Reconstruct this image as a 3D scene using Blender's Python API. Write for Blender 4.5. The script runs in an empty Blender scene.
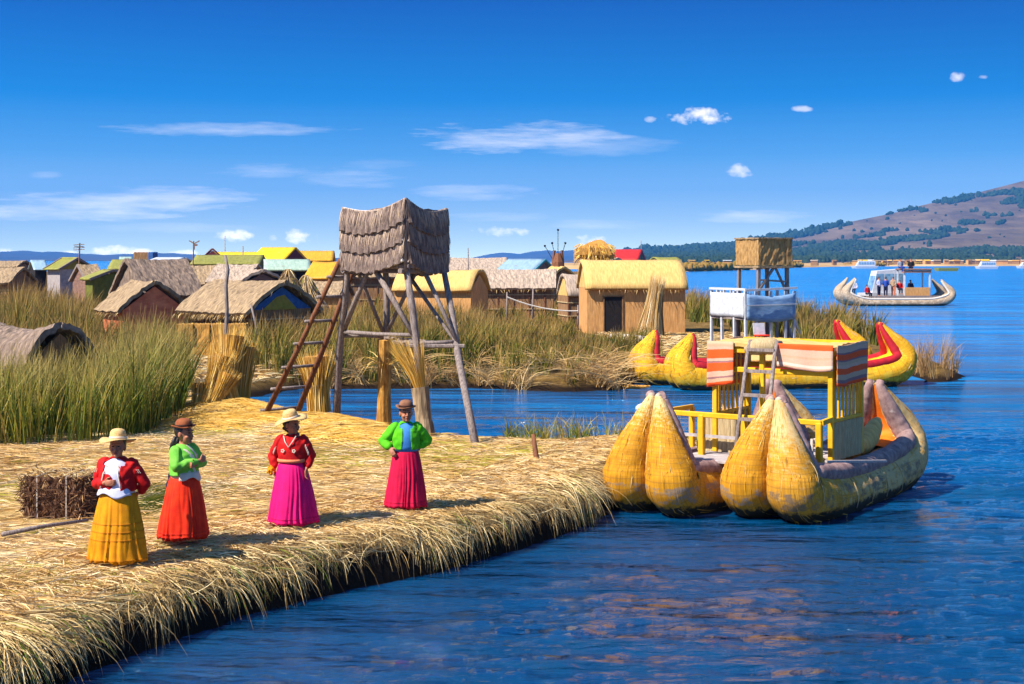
import bpy, math, random
import numpy as np
from mathutils import Vector, Matrix, noise
random.seed(7); rng = np.random.default_rng(11)
PI = math.pi
sc = bpy.context.scene
COL = sc.collection
F = 1400.0; HOR = 260.0; CAMZ = 4.1; GZ = 0.7      # focal length in pixels, horizon row, eye height, island height

def gp(px, py, z=GZ):
    Y = (CAMZ - z) * F / (py - HOR)
    return Vector(((px - 512) / F * Y, Y, z))
def at(px, py, Y):
    return Vector(((px - 512) / F * Y, Y, CAMZ - (py - HOR) / F * Y))
def X(px, Y): return (px - 512) / F * Y
def srgb(r, g, b):
    f = lambda c: (c / 255 / 12.92) if c / 255 <= .04045 else ((c / 255 + .055) / 1.055) ** 2.4
    return (f(r), f(g), f(b), 1)

# ------------------------------------------------------------------ objects
def link(o): COL.objects.link(o); return o
def tag(o, label=None, cat=None, group=None, kind=None):
    if label: o['label'] = label
    if cat: o['category'] = cat
    if group: o['group'] = group
    if kind: o['kind'] = kind
    return o
def thing(name, label, cat, loc=(0, 0, 0), rz=0, group=None):
    o = link(bpy.data.objects.new(name, None)); o.location = loc; o.rotation_euler = (0, 0, rz)
    o.empty_display_size = .2
    return tag(o, label, cat, group)
def kids(o): return [c for c in COL.objects if c.parent is o]
def copy_tree(o, parent=None):
    c = o.copy(); COL.objects.link(c)
    if parent: c.parent = parent
    for k in kids(o): copy_tree(k, c)
    return c

class MB:
    def __init__(s): s.v = []; s.f = []; s.mi = []; s.cur = 0
    def face(s, *i): s.f.append(tuple(i)); s.mi.append(s.cur)
    def add(s, vs, fs):
        b = len(s.v); s.v += [tuple(p) for p in vs]
        for f in fs: s.face(*[b + i for i in f])
        return s
    def box(s, c, d, M=None, taper=1.0, bev=0.0):
        x, y, z = [k / 2 for k in d]; c = Vector(c)
        if bev > 0:
            b = min(bev, x * .9, y * .9, z * .9)
            vs = []
            for sz in (-1, 1):
                for (ax, ay) in ((x - b, y), (x, y - b), ):
                    pass
            pr = [(-x + b, -y), (x - b, -y), (x, -y + b), (x, y - b), (x - b, y), (-x + b, y), (-x, y - b), (-x, -y + b)]
            rings = [(-z, b), (-z + b, 0), (z - b, 0), (z, b)]
            for (zz, ins) in rings:
                for (px_, py_) in pr:
                    k = Vector((px_ - math.copysign(ins, px_) * (abs(px_) > ins), py_ - math.copysign(ins, py_) * (abs(py_) > ins), zz))
                    vs.append(c + (M @ k if M else k))
            fs = [tuple(range(7, -1, -1)), tuple(range(24, 32))]
            for r in range(3):
                for i in range(8): j = (i + 1) % 8; fs.append((r * 8 + i, r * 8 + j, r * 8 + 8 + j, r * 8 + 8 + i))
            return s.add(vs, fs)
        vs = []
        for (a, b_, e) in ((-1, -1, -1), (1, -1, -1), (1, 1, -1), (-1, 1, -1), (-1, -1, 1), (1, -1, 1), (1, 1, 1), (-1, 1, 1)):
            t = taper if e > 0 else 1
            k = Vector((a * x * t, b_ * y * t, e * z)); vs.append(c + (M @ k if M else k))
        return s.add(vs, [(3, 2, 1, 0), (4, 5, 6, 7), (0, 1, 5, 4), (1, 2, 6, 5), (2, 3, 7, 6), (3, 0, 4, 7)])
    def bar(s, p, q, w, h=None, up=(0, 0, 1)):
        p, q = Vector(p), Vector(q); d = (q - p); L = d.length; d.normalize(); up = Vector(up)
        if abs(d.dot(up)) > .98: up = Vector((0, 1, 0))
        a = d.cross(up).normalized(); b = a.cross(d).normalized()
        M = Matrix((a, d, b)).transposed()
        return s.box((p + q) / 2, (w, L, h or w), M)
    def tube(s, pts, rad, n=8, flat=None, caps=True, wob=0.0):
        pts = [Vector(p) for p in pts]; m = len(pts)
        if not hasattr(rad, '__len__'): rad = [rad] * m
        ref = None; rings = []
        for i, p in enumerate(pts):
            t = (pts[min(i + 1, m - 1)] - pts[max(i - 1, 0)]).normalized()
            if ref is None:
                ref = Vector((0, 0, 1)) if abs(t.z) < .9 else Vector((0, 1, 0))
                ref = flat and Vector(flat) or ref
            a = (ref - t * ref.dot(t)).normalized(); b = t.cross(a); ref = a
            r = rad[i]; ra, rb = (r if hasattr(r, '__len__') else (r, r))
            w = 1 + wob * (random.random() - .5)
            rings.append([p + a * math.cos(2 * PI * k / n) * ra * w + b * math.sin(2 * PI * k / n) * rb * w for k in range(n)])
        b0 = len(s.v)
        for r in rings: s.v += [tuple(p) for p in r]
        for i in range(m - 1):
            for k in range(n):
                j = (k + 1) % n
                s.face(b0 + i * n + k, b0 + i * n + j, b0 + (i + 1) * n + j, b0 + (i + 1) * n + k)
        if caps: s.face(*[b0 + k for k in range(n - 1, -1, -1)]); s.face(*[b0 + (m - 1) * n + k for k in range(n)])
        return s
    def ell(s, c, r, M=None, nu=14, nv=9):
        c = Vector(c); b = len(s.v)
        for i in range(1, nv):
            ph = PI * i / nv
            for k in range(nu):
                th = 2 * PI * k / nu
                p = Vector((math.cos(th) * math.sin(ph) * r[0], math.sin(th) * math.sin(ph) * r[1], math.cos(ph) * r[2]))
                s.v.append(tuple(c + (M @ p if M else p)))
        for z in (1, -1):
            p = Vector((0, 0, z * r[2])); s.v.append(tuple(c + (M @ p if M else p)))
        top = b + (nv - 1) * nu
        for i in range(nv - 2):
            for k in range(nu):
                j = (k + 1) % nu; s.face(b + i * nu + k, b + (i + 1) * nu + k, b + (i + 1) * nu + j, b + i * nu + j)
        for k in range(nu):
            j = (k + 1) % nu; s.face(top, b + k, b + j); s.face(top + 1, b + (nv - 2) * nu + j, b + (nv - 2) * nu + k)
        return s
    def loft(s, rings, closed=True, caps=True):
        b = len(s.v); n = len(rings[0])
        for r in rings: s.v += [tuple(p) for p in r]
        for i in range(len(rings) - 1):
            for k in range(n if closed else n - 1):
                j = (k + 1) % n; s.face(b + i * n + k, b + i * n + j, b + (i + 1) * n + j, b + (i + 1) * n + k)
        if caps and closed: s.face(*[b + k for k in range(n - 1, -1, -1)]); s.face(*[b + (len(rings) - 1) * n + k for k in range(n)])
        return s
    def slab(s, P, nu, nv, th, jit=0.0):
        """P(u,v)->point on top; thick sheet"""
        b = len(s.v); top = []; bot = []
        e = 1e-3
        for j in range(nv + 1):
            for i in range(nu + 1):
                u, v = i / nu, j / nv
                p = Vector(P(u, v))
                du = Vector(P(min(u + e, 1), v)) - Vector(P(max(u - e, 0), v)); dv = Vector(P(u, min(v + e, 1))) - Vector(P(u, max(v - e, 0)))
                nn = du.cross(dv).normalized()
                p = p + nn * jit * (random.random() - .5)
                top.append(p); bot.append(p - nn * th)
        s.v += [tuple(p) for p in top] + [tuple(p) for p in bot]
        N = len(top); W = nu + 1
        for j in range(nv):
            for i in range(nu):
                a = b + j * W + i; s.face(a, a + 1, a + 1 + W, a + W); s.face(a + N, a + N + W, a + N + W + 1, a + N + 1)
        for i in range(nu):
            a = b + i; s.face(a, a + N, a + N + 1, a + 1)
            a = b + nv * W + i; s.face(a, a + 1, a + N + 1, a + N)
        for j in range(nv):
            a = b + j * W; s.face(a, a + W, a + W + N, a + N)
            a = b + j * W + nu; s.face(a, a + N, a + W + N, a + W)
        return s
    def build(s, name, mats, parent=None, smooth=False, fix=True):
        me = bpy.data.meshes.new(name); me.from_pydata(s.v, [], s.f)
        if not isinstance(mats, (list, tuple)): mats = [mats]
        for m in mats: me.materials.append(m)
        if len(mats) > 1: me.polygons.foreach_set('material_index', s.mi)
        if smooth: me.polygons.foreach_set('use_smooth', [True] * len(me.polygons))
        me.update()
        o = link(bpy.data.objects.new(name, me))
        if parent is not None: o.parent = parent
        return o

def strands(name, P0, P1, P2, w, u, mat, parent=None, K=3, taper=(1, .92, .7, .12), side=None):
    """N ribbons along quadratic curves, each with a random u in its UV"""
    N = len(P0); ts = np.linspace(0, 1, K + 1)
    d = P2 - P0
    if side is None:
        a = rng.uniform(0, 2 * PI, N); side = np.stack([np.cos(a), np.sin(a), np.zeros(N)], 1)
        side = np.cross(d, side); nl = np.linalg.norm(side, axis=1, keepdims=True); side = side / np.maximum(nl, 1e-6)
    V = np.zeros((N, K + 1, 2, 3)); tp = np.interp(ts, np.linspace(0, 1, len(taper)), taper)
    for i, t in enumerate(ts):
        c = P0 * (1 - t) ** 2 + P1 * 2 * t * (1 - t) + P2 * t * t
        hw = (w * tp[i] * .5)[:, None]
        V[:, i, 0] = c - side * hw; V[:, i, 1] = c + side * hw
    V = V.reshape(-1, 3); base = (np.arange(N) * (K + 1) * 2)[:, None, None]
    q = np.array([[2 * i, 2 * i + 1, 2 * i + 3, 2 * i + 2] for i in range(K)])[None]
    Fc = (base + q).reshape(-1)
    me = bpy.data.meshes.new(name)
    me.vertices.add(len(V)); me.vertices.foreach_set('co', V.astype(np.float32).ravel())
    nf = N * K
    me.loops.add(nf * 4); me.loops.foreach_set('vertex_index', Fc.astype(np.int32))
    me.polygons.add(nf); me.polygons.foreach_set('loop_start', np.arange(0, nf * 4, 4, dtype=np.int32))
    me.polygons.foreach_set('loop_total', np.full(nf, 4, dtype=np.int32))
    uv = me.uv_layers.new(name='uv')
    U = np.zeros((N, K, 4, 2)); U[..., 0] = u[:, None, None]
    for i in range(K): U[:, i, 0:2, 1] = ts[i]; U[:, i, 2:4, 1] = ts[i + 1]
    uv.data.foreach_set('uv', U.astype(np.float32).ravel())
    me.materials.append(mat); me.update(calc_edges=True)
    o = link(bpy.data.objects.new(name, me))
    if parent is not None: o.parent = parent
    return o

# ------------------------------------------------------------------ materials
def newmat(name):
    m = bpy.data.materials.new(name); m.use_nodes = True
    nt = m.node_tree; b = nt.nodes['Principled BSDF']; return m, nt, b
def ramp(nt, fac, stops, const=False):
    r = nt.nodes.new('ShaderNodeValToRGB'); cr = r.color_ramp
    if const: cr.interpolation = 'CONSTANT'
    while len(cr.elements) < len(stops): cr.elements.new(.5)
    for e, (p, c) in zip(cr.elements, stops): e.position = p; e.color = c
    nt.links.new(fac, r.inputs[0]); return r.outputs[0]
def texnoise(nt, scale, vec=(1, 1, 1), detail=4, rough=.6, coord='Object', dist=0.0):
    tc = nt.nodes.new('ShaderNodeTexCoord'); mp = nt.nodes.new('ShaderNodeMapping'); n = nt.nodes.new('ShaderNodeTexNoise')
    mp.inputs['Scale'].default_value = vec
    n.inputs['Scale'].default_value = scale; n.inputs['Detail'].default_value = detail; n.inputs['Roughness'].default_value = rough
    n.inputs['Distortion'].default_value = dist
    if coord == 'Geometry':
        g = nt.nodes.new('ShaderNodeNewGeometry'); nt.links.new(g.outputs['Position'], mp.inputs[0])
    else: nt.links.new(tc.outputs[coord], mp.inputs[0])
    nt.links.new(mp.outputs[0], n.inputs['Vector']); return n.outputs['Fac']
def mixc(nt, fac, a, b, mode='MIX'):
    m = nt.nodes.new('ShaderNodeMix'); m.data_type = 'RGBA'; m.blend_type = mode
    for inp, val in ((m.inputs[0], fac), (m.inputs[6], a), (m.inputs[7], b)):
        if isinstance(val, (int, float, tuple)): inp.default_value = val
        else: nt.links.new(val, inp)
    return m.outputs[2]
def bump(nt, b, h, strength=.5, dist=.02):
    n = nt.nodes.new('ShaderNodeBump'); n.inputs['Strength'].default_value = strength; n.inputs['Distance'].default_value = dist
    nt.links.new(h, n.inputs['Height']); nt.links.new(n.outputs[0], b.inputs['Normal'])
def noisy(name, cols, scale=8, vec=(1, 1, 1), rough=.85, bs=.4, bd=.02, fine=None, coord='Object', lo=.3, hi=.7, spec=.3, wear=None):
    """base colour ramped over noise; optional second finer noise and a wear colour"""
    m, nt, b = newmat(name)
    n = texnoise(nt, scale, vec, coord=coord)
    k = len(cols); st = [(lo + (hi - lo) * i / max(k - 1, 1), cols[i]) for i in range(k)]
    c = ramp(nt, n, st); h = n
    if fine:
        n2 = texnoise(nt, fine[0], fine[1], detail=3, coord=coord)
        c = mixc(nt, fine[2], c, ramp(nt, n2, [(.3, (.25, .25, .25, 1)), (.7, (1.0, 1.0, 1.0, 1))]), 'MULTIPLY'); h = n2
    if wear:
        n3 = texnoise(nt, wear[0], wear[1], detail=6, rough=.7, coord=coord)
        f = ramp(nt, n3, [(wear[3], (0, 0, 0, 1)), (wear[3] + .12, (1, 1, 1, 1))])
        c = mixc(nt, f, c, wear[2])
    nt.links.new(c, b.inputs['Base Color']); b.inputs['Roughness'].default_value = rough
    b.inputs['Specular IOR Level'].default_value = spec
    bump(nt, b, h, bs, bd)
    return m
def uvmat(name, stops, rough=.7, tip=None, trans=0.0, spec=.3):
    m, nt, b = newmat(name)
    tc = nt.nodes.new('ShaderNodeTexCoord'); sp = nt.nodes.new('ShaderNodeSeparateXYZ'); nt.links.new(tc.outputs['UV'], sp.inputs[0])
    c = ramp(nt, sp.outputs[0], stops)
    if tip: c = mixc(nt, ramp(nt, sp.outputs[1], [(tip[1], (0, 0, 0, 1)), (1, (.9, .9, .9, 1))]), c, tip[0])
    nt.links.new(c, b.inputs['Base Color']); b.inputs['Roughness'].default_value = rough; b.inputs['Specular IOR Level'].default_value = spec
    if trans:
        out = nt.nodes['Material Output']; tr = nt.nodes.new('ShaderNodeBsdfTranslucent'); mx = nt.nodes.new('ShaderNodeMixShader')
        nt.links.new(c, tr.inputs[0]); mx.inputs[0].default_value = trans
        nt.links.new(b.outputs[0], mx.inputs[1]); nt.links.new(tr.outputs[0], mx.inputs[2]); nt.links.new(mx.outputs[0], out.inputs[0])
    return m
def cloth(name, col, col2=None, rough=.75):
    c2 = col2 or tuple(min(1, k * .8) for k in col[:3]) + (1,)
    return noisy(name, [c2, col], 9, (1, 1, 1), rough, .25, .006, fine=(160, (1, 1, 1), .12), spec=.2)

C = srgb
M = {}
M['wood'] = noisy('weathered_wood', [C(104, 90, 86), C(170, 154, 146)], 6, (6, 6, 1), .85, .5, .01, fine=(30, (4, 4, 1), .5))
M['redwood'] = noisy('brown_pole_wood', [C(98, 58, 38), C(150, 98, 64)], 6, (6, 6, 1), .8, .5, .01, fine=(30, (4, 4, 1), .4))
M['thatch_grey'] = noisy('grey_thatch', [C(108, 88, 76), C(170, 146, 126)], 3, (9, 2, 1), .95, .9, .03, fine=(7, (2.2, .35, .35), .8))
M['thatch_tan'] = noisy('tan_thatch', [C(138, 112, 84), C(196, 168, 130)], 3, (9, 2, 1), .95, .9, .03, fine=(7, (2.2, .35, .35), .8))
M['thatch_yellow'] = noisy('fresh_yellow_thatch', [C(206, 160, 88), C(232, 192, 118)], 3, (7, 1, 1), .9, .5, .02, fine=(9, (2.2, .25, .25), .4))
M['thatch_pink'] = noisy('bleached_thatch', [C(166, 142, 122), C(208, 186, 164)], 3, (7, 2, 1), .95, .7, .03, fine=(7, (2.2, .35, .35), .8))
M['wall_orange'] = noisy('orange_reed_wall', [C(200, 142, 80), C(228, 172, 108)], 3, (6, 6, 1), .9, .5, .02, fine=(9, (2.2, 2.2, .2), .5))
M['cabin_reed'] = noisy('golden_reed_cabin', [C(150, 108, 62), C(206, 164, 104)], 4, (3, 3, 1), .95, .8, .02, fine=(14, (2.2, 2.2, .3), .6))
M['wall_brown'] = noisy('brown_reed_wall', [C(128, 94, 62), C(176, 134, 92)], 3, (6, 6, 1), .9, .6, .02, fine=(9, (2.2, 2.2, .2), .65))
M['bale'] = noisy('golden_bale', [C(182, 120, 44), C(228, 172, 84)], 4, (3, 3, 1), .9, .8, .03, fine=(11, (2.2, 2.2, .3), .75))
M['terracotta'] = noisy('terracotta_cloth', [C(190, 96, 66), C(236, 144, 96)], 2.5, (1, 1, 2), .85, .5, .04)
M['brown_sheet'] = noisy('brown_sheet', [C(104, 76, 66), C(142, 108, 92)], 3, (1, 1, 3), .85, .5, .04)
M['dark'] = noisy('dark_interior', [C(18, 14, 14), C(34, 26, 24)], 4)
M['maroon'] = noisy('maroon_boards', [C(84, 34, 44), C(112, 48, 56)], 4)
M['yellow_roof'] = noisy('yellow_sheet_roof', [C(232, 178, 6), C(250, 204, 24)], 2, (3, 1, 1), .5, .3, .03, fine=(3, (3, .25, .25), .35), wear=(1.3, (1, 1, 1), C(138, 112, 84), .6))
M['amber_roof'] = noisy('amber_sheet_roof', [C(206, 146, 20), C(226, 170, 40)], 2, (3, 1, 1), .5, .3, .03, fine=(3, (3, .25, .25), .35), wear=(1.3, (1, 1, 1), C(138, 112, 84), .6))
M['green_roof'] = noisy('olive_green_roof', [C(120, 120, 40), C(158, 152, 70)], 2, (3, 1, 1), .6, .4, .03, fine=(3, (3, .25, .25), .35), wear=(1.3, (1, 1, 1), C(138, 112, 84), .6))
M['pale_green'] = noisy('pale_green_sheet', [C(150, 176, 152), C(186, 204, 180)], 2, (4, 1, 1), .4, .3, .03, fine=(3, (3, .25, .25), .35), wear=(1.3, (1, 1, 1), C(138, 112, 84), .6))
M['blue_roof'] = noisy('bluish_metal_roof', [C(130, 160, 178), C(168, 192, 204)], 2, (6, 1, 1), .4, .3, .03, fine=(3, (3, .25, .25), .35), wear=(1.3, (1, 1, 1), C(138, 112, 84), .6))
M['white_roof'] = noisy('whitish_metal_roof', [C(190, 196, 200), C(224, 228, 230)], 2, (6, 1, 1), .4, .2, .02, fine=(3, (3, .25, .25), .35), wear=(1.3, (1, 1, 1), C(138, 112, 84), .6))
M['red_roof'] = noisy('red_sheet_roof', [C(190, 30, 26), C(222, 48, 36)], 2, (5, 1, 1), .5, .3, .02, fine=(3, (3, .25, .25), .35), wear=(1.3, (1, 1, 1), C(138, 112, 84), .6))
M['white_paint'] = noisy('white_paint', [C(170, 172, 180), C(206, 208, 214)], 5, (1, 1, 1), .6, .2, .01)
M['blue_paint'] = noisy('blue_gable', [C(34, 74, 134), C(58, 104, 164)], 5)
M['olive_panel'] = noisy('olive_panel', [C(128, 116, 40), C(158, 142, 58)], 5)
M['green_wall'] = noisy('green_board_wall', [C(84, 90, 28), C(110, 112, 36)], 4)
M['teal'] = noisy('teal_trim', [C(60, 150, 160), C(90, 176, 180)], 4)
M['skin'] = noisy('sunburnt_skin', [C(150, 92, 66), C(178, 114, 84)], 12, (1, 1, 1), .55, .15, .004, spec=.4)
M['lip'] = noisy('lips', [C(112, 48, 42), C(126, 54, 46)], 12, rough=.5)
M['hair'] = noisy('black_hair', [C(14, 12, 14), C(34, 28, 30)], 20, (6, 6, 1), .45, .5, .01, spec=.5)
M['eye'] = noisy('eye', [C(20, 14, 12), C(24, 16, 14)], 12, rough=.2)
M['straw_hat'] = noisy('woven_straw_hat', [C(188, 146, 86), C(224, 186, 126)], 30, (1, 1, 3), .8, .5, .006)
M['brown_hat'] = noisy('brown_felt', [C(120, 62, 34), C(150, 84, 48)], 10, rough=.9, bs=.2)
M['tan_hat'] = noisy('tan_felt', [C(110, 72, 52), C(140, 96, 70)], 10, rough=.9, bs=.2)
M['grey_deck'] = noisy('grey_deck_planks', [C(140, 130, 130), C(186, 176, 172)], 5, (8, 1, 1), .85, .4, .01)
M['yellow_wood'] = noisy('yellow_painted_wood', [C(206, 150, 14), C(230, 178, 30)], 5, (1, 1, 1), .55, .25, .006, wear=(9, (1, 1, 1), C(176, 132, 70), .66))
M['mat_reed'] = noisy('pale_reed_mat', [C(184, 156, 112), C(222, 198, 152)], 5, (9, 9, .5), .9, .8, .02, fine=(26, (5, 5, .2), .6))
M['rope'] = noisy('pale_rope', [C(180, 170, 158), C(214, 204, 192)], 30, rough=.9)
M['purple_roll'] = noisy('purple_brown_wrap', [C(112, 84, 84), C(170, 140, 132)], 7, (1, 1, 1), .85, .5, .02, wear=(5, (1, 1, 1), C(188, 168, 160), .62))
M['red_roll'] = noisy('crimson_roll', [C(140, 14, 28), C(186, 24, 34)], 5, rough=.7)
M['orange_panel'] = noisy('orange_inner_panel', [C(206, 96, 12), C(232, 124, 20)], 5, (1, 1, 1), .7, .4, .02)
M['yellow_panel'] = noisy('bright_yellow_panel', [C(240, 170, 10), C(250, 190, 20)], 5, rough=.7)
M['blue_sheet'] = noisy('faded_blue_cloth', [C(92, 128, 170), C(140, 170, 200)], 3, (1, 1, 4), .8, .4, .02)

def hull_mat(name, yel, straw, grey, worn):
    m, nt, b = newmat(name)
    n1 = texnoise(nt, 1.6, (1, 1, 1), 5, .65)
    base = ramp(nt, n1, [(.3, yel[0]), (.7, yel[1])])
    # cord windings round the bundle
    tc = nt.nodes.new('ShaderNodeTexCoord'); sp = nt.nodes.new('ShaderNodeSeparateXYZ'); nt.links.new(tc.outputs['UV'], sp.inputs[0])
    nf = texnoise(nt, 1.0, (130, 9, 1), 3, .7, 'UV')
    nb = texnoise(nt, 1.0, (4, 60, 1), 3, .6, 'UV')
    base = mixc(nt, .55, base, ramp(nt, nf, [(.35, (.5, .42, .3, 1)), (.6, (1, 1, 1, 1))]), 'MULTIPLY'); base = mixc(nt, .4, base, ramp(nt, nb, [(.35, (.5, .42, .3, 1)), (.55, (1, 1, 1, 1))]), 'MULTIPLY')
    wv = nt.nodes.new('ShaderNodeMath'); wv.operation = 'SINE'; wm = nt.nodes.new('ShaderNodeMath'); wm.operation = 'MULTIPLY_ADD'; nt.links.new(sp.outputs[1], wm.inputs[0]); wm.inputs[1].default_value = 520; nt.links.new(nb, wm.inputs[2]); nt.links.new(wm.outputs[0], wv.inputs[0])
    base = mixc(nt, ramp(nt, wv.outputs[0], [(.78, (0, 0, 0, 1)), (.95, (.5, .5, .5, 1))]), base, C(150, 104, 40))
    ws = texnoise(nt, 1.0, (14, 90, 1), 4, .8, 'UV')
    top = ramp(nt, sp.outputs[1], worn)          # how much the paint has worn to straw along the bundle
    a = nt.nodes.new('ShaderNodeMath'); a.operation = 'MULTIPLY_ADD'; nt.links.new(top, a.inputs[0]); a.inputs[1].default_value = .62; nt.links.new(ws, a.inputs[2])
    f = ramp(nt, a.outputs[0], [(.62, (0, 0, 0, 1)), (.8, (1, 1, 1, 1))])
    base = mixc(nt, f, base, straw)
    ng = texnoise(nt, 3.2, (1, 1, 1.4), 6, .75)
    g = nt.nodes.new('ShaderNodeMath'); g.operation = 'MULTIPLY'
    geo = nt.nodes.new('ShaderNodeNewGeometry'); s2 = nt.nodes.new('ShaderNodeSeparateXYZ'); nt.links.new(geo.outputs['Position'], s2.inputs[0])
    band = ramp(nt, s2.outputs[2], [(.08, (0, 0, 0, 1)), (.25, (1, 1, 1, 1)), (.5, (1, 1, 1, 1)), (.72, (0, 0, 0, 1))])
    nt.links.new(band, g.inputs[0]); nt.links.new(ng, g.inputs[1])
    f2 = ramp(nt, g.outputs[0], [(.49, (0, 0, 0, 1)), (.58, (.85, .85, .85, 1))])
    base = mixc(nt, f2, base, grey)
    # algae line just above the water
    n5 = texnoise(nt, 6, (1, 1, 1), 4, .7)
    z2 = nt.nodes.new('ShaderNodeMath'); z2.operation = 'MULTIPLY_ADD'; nt.links.new(n5, z2.inputs[0]); z2.inputs[1].default_value = -.3; nt.links.new(s2.outputs[2], z2.inputs[2])
    f3 = ramp(nt, z2.outputs[0], [(0.0, (1, 1, 1, 1)), (.06, (0, 0, 0, 1))])
    base = mixc(nt, f3, base, C(44, 36, 22))
    nt.links.new(base, b.inputs['Base Color']); b.inputs['Roughness'].default_value = .75; b.inputs['Specular IOR Level'].default_value = .3
    hh = nt.nodes.new('ShaderNodeMath'); hh.operation = 'ADD'; nt.links.new(nf, hh.inputs[0]); nt.links.new(nb, hh.inputs[1])
    bump(nt, b, hh.outputs[0], .6, .02)
    return m
M['hull'] = hull_mat('worn_yellow_bundle', (C(200, 138, 12), C(218, 154, 24)), C(214, 186, 128), C(136, 122, 110),
                     [(0, (.9, .9, .9, 1)), (.08, (.35, .35, .35, 1)), (.16, (.1, .1, .1, 1)), (.3, (0, 0, 0, 1)), (.7, (.2, .2, .2, 1)), (1, (.6, .6, .6, 1))])
M['hull_side'] = hull_mat('brown_worn_bundle', (C(206, 142, 24), C(216, 158, 44)), C(200, 168, 112), C(120, 100, 80),
                     [(0, (1, 1, 1, 1)), (.12, (.6, .6, .6, 1)), (.2, (.2, .2, .2, 1)), (.3, (.08, .08, .08, 1)), (.5, (.45, .45, .45, 1)), (1, (.5, .5, .5, 1))])
M['hull_far'] = hull_mat('bright_yellow_bundle', (C(214, 152, 4), C(232, 176, 10)), C(226, 190, 60), C(206, 170, 50),
                     [(0, (.2, .2, .2, 1)), (1, (.1, .1, .1, 1))])
M['hull_ferry'] = hull_mat('grey_reed_bundle', (C(140, 120, 98), C(176, 156, 132)), C(196, 178, 154), C(128, 110, 92),
                     [(0, (.3, .3, .3, 1)), (1, (.2, .2, .2, 1))])

M['hull_stems'] = uvmat('yellowed_stems', [(0, C(150, 96, 14)), (.35, C(208, 146, 24)), (.7, C(222, 170, 60)), (.9, C(226, 196, 130)), (1, C(160, 138, 110))], .7)
def striped(name, stops, axis=2, freq=1.0, off=0.0):
    m, nt, b = newmat(name)
    tc = nt.nodes.new('ShaderNodeTexCoord'); sp = nt.nodes.new('ShaderNodeSeparateXYZ'); nt.links.new(tc.outputs['UV' if axis > 2 else 'Object'], sp.inputs[0])
    src = sp.outputs[axis if axis < 3 else axis - 3]
    n = texnoise(nt, 5, (1, 1, 1), 3)
    a = nt.nodes.new('ShaderNodeMath'); a.operation = 'MULTIPLY_ADD'; nt.links.new(n, a.inputs[0]); a.inputs[1].default_value = .05; nt.links.new(src, a.inputs[2])
    a2 = nt.nodes.new('ShaderNodeMath'); a2.operation = 'MULTIPLY_ADD'; nt.links.new(a.outputs[0], a2.inputs[0]); a2.inputs[1].default_value = freq; a2.inputs[2].default_value = off
    fr = nt.nodes.new('ShaderNodeMath'); fr.operation = 'FRACT'; nt.links.new(a2.outputs[0], fr.inputs[0])
    c = ramp(nt, fr.outputs[0], stops, True)
    n2 = texnoise(nt, 60, (1, 1, 1), 3)
    c = mixc(nt, .4, c, ramp(nt, n2, [(.3, (.5, .5, .5, 1)), (.7, (1, 1, 1, 1))]), 'MULTIPLY')
    nt.links.new(c, b.inputs['Base Color']); b.inputs['Roughness'].default_value = .9; bump(nt, b, n2, .4, .01)
    return m
OR, GR, PK, WH, PU = C(250, 84, 12), C(200, 160, 128), C(214, 166, 140), C(220, 200, 180), C(150, 104, 104)
M['stripe_h'] = striped('striped_awning', [(0, GR), (.10, PK), (.20, PU), (.24, OR), (.38, PU), (.42, GR), (.50, PK), (.58, OR), (.72, GR), (.84, PU), (.92, OR)], 4)
M['stripe_l'] = striped('orange_awning', [(0, GR), (.14, PK), (.2, OR), (.40, PK), (.46, PU), (.5, OR), (.68, PK), (.8, PU), (.84, GR), (.92, OR)], 4)
M['stripe_f'] = striped('pale_awning', [(0, OR), (.24, PK), (.5, GR), (.58, PK), (.8, WH), (.9, PK)], 4)

# straw / reed strand materials
M['straw'] = uvmat('dry_straw', [(0, C(122, 84, 40)), (.2, C(176, 130, 66)), (.42, C(222, 182, 112)), (.7, C(240, 210, 156)), (.9, C(246, 228, 190)), (1, C(176, 166, 60))], .7, None, .15)
M['straw_gold'] = uvmat('golden_straw', [(0, C(190, 134, 34)), (.5, C(222, 176, 78)), (1, C(240, 208, 130))], .7)
M['edge_straw'] = uvmat('hanging_straw', [(0, C(70, 50, 28)), (.25, C(124, 94, 52)), (.5, C(178, 144, 88)), (.8, C(220, 192, 136)), (.93, C(232, 212, 162)), (.97, C(140, 136, 40)), (1, C(104, 122, 30))], .7)
M['reed_green'] = uvmat('green_reeds', [(0, C(44, 66, 16)), (.3, C(78, 100, 24)), (.5, C(128, 134, 40)), (.75, C(176, 156, 70)), (1, C(204, 166, 100))], .6, (C(190, 160, 92), .6), .3)
M['reed_dry'] = uvmat('olive_dry_reeds', [(0, C(50, 64, 14)), (.3, C(92, 102, 28)), (.55, C(138, 126, 44)), (.8, C(176, 140, 72)), (1, C(208, 178, 116))], .7, (C(178, 132, 78), .65), .3)
M['reed_pale'] = uvmat('pale_overhanging_grass', [(0, C(140, 104, 62)), (.5, C(192, 154, 98)), (1, C(222, 192, 136))], .7, None, .25)

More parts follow.
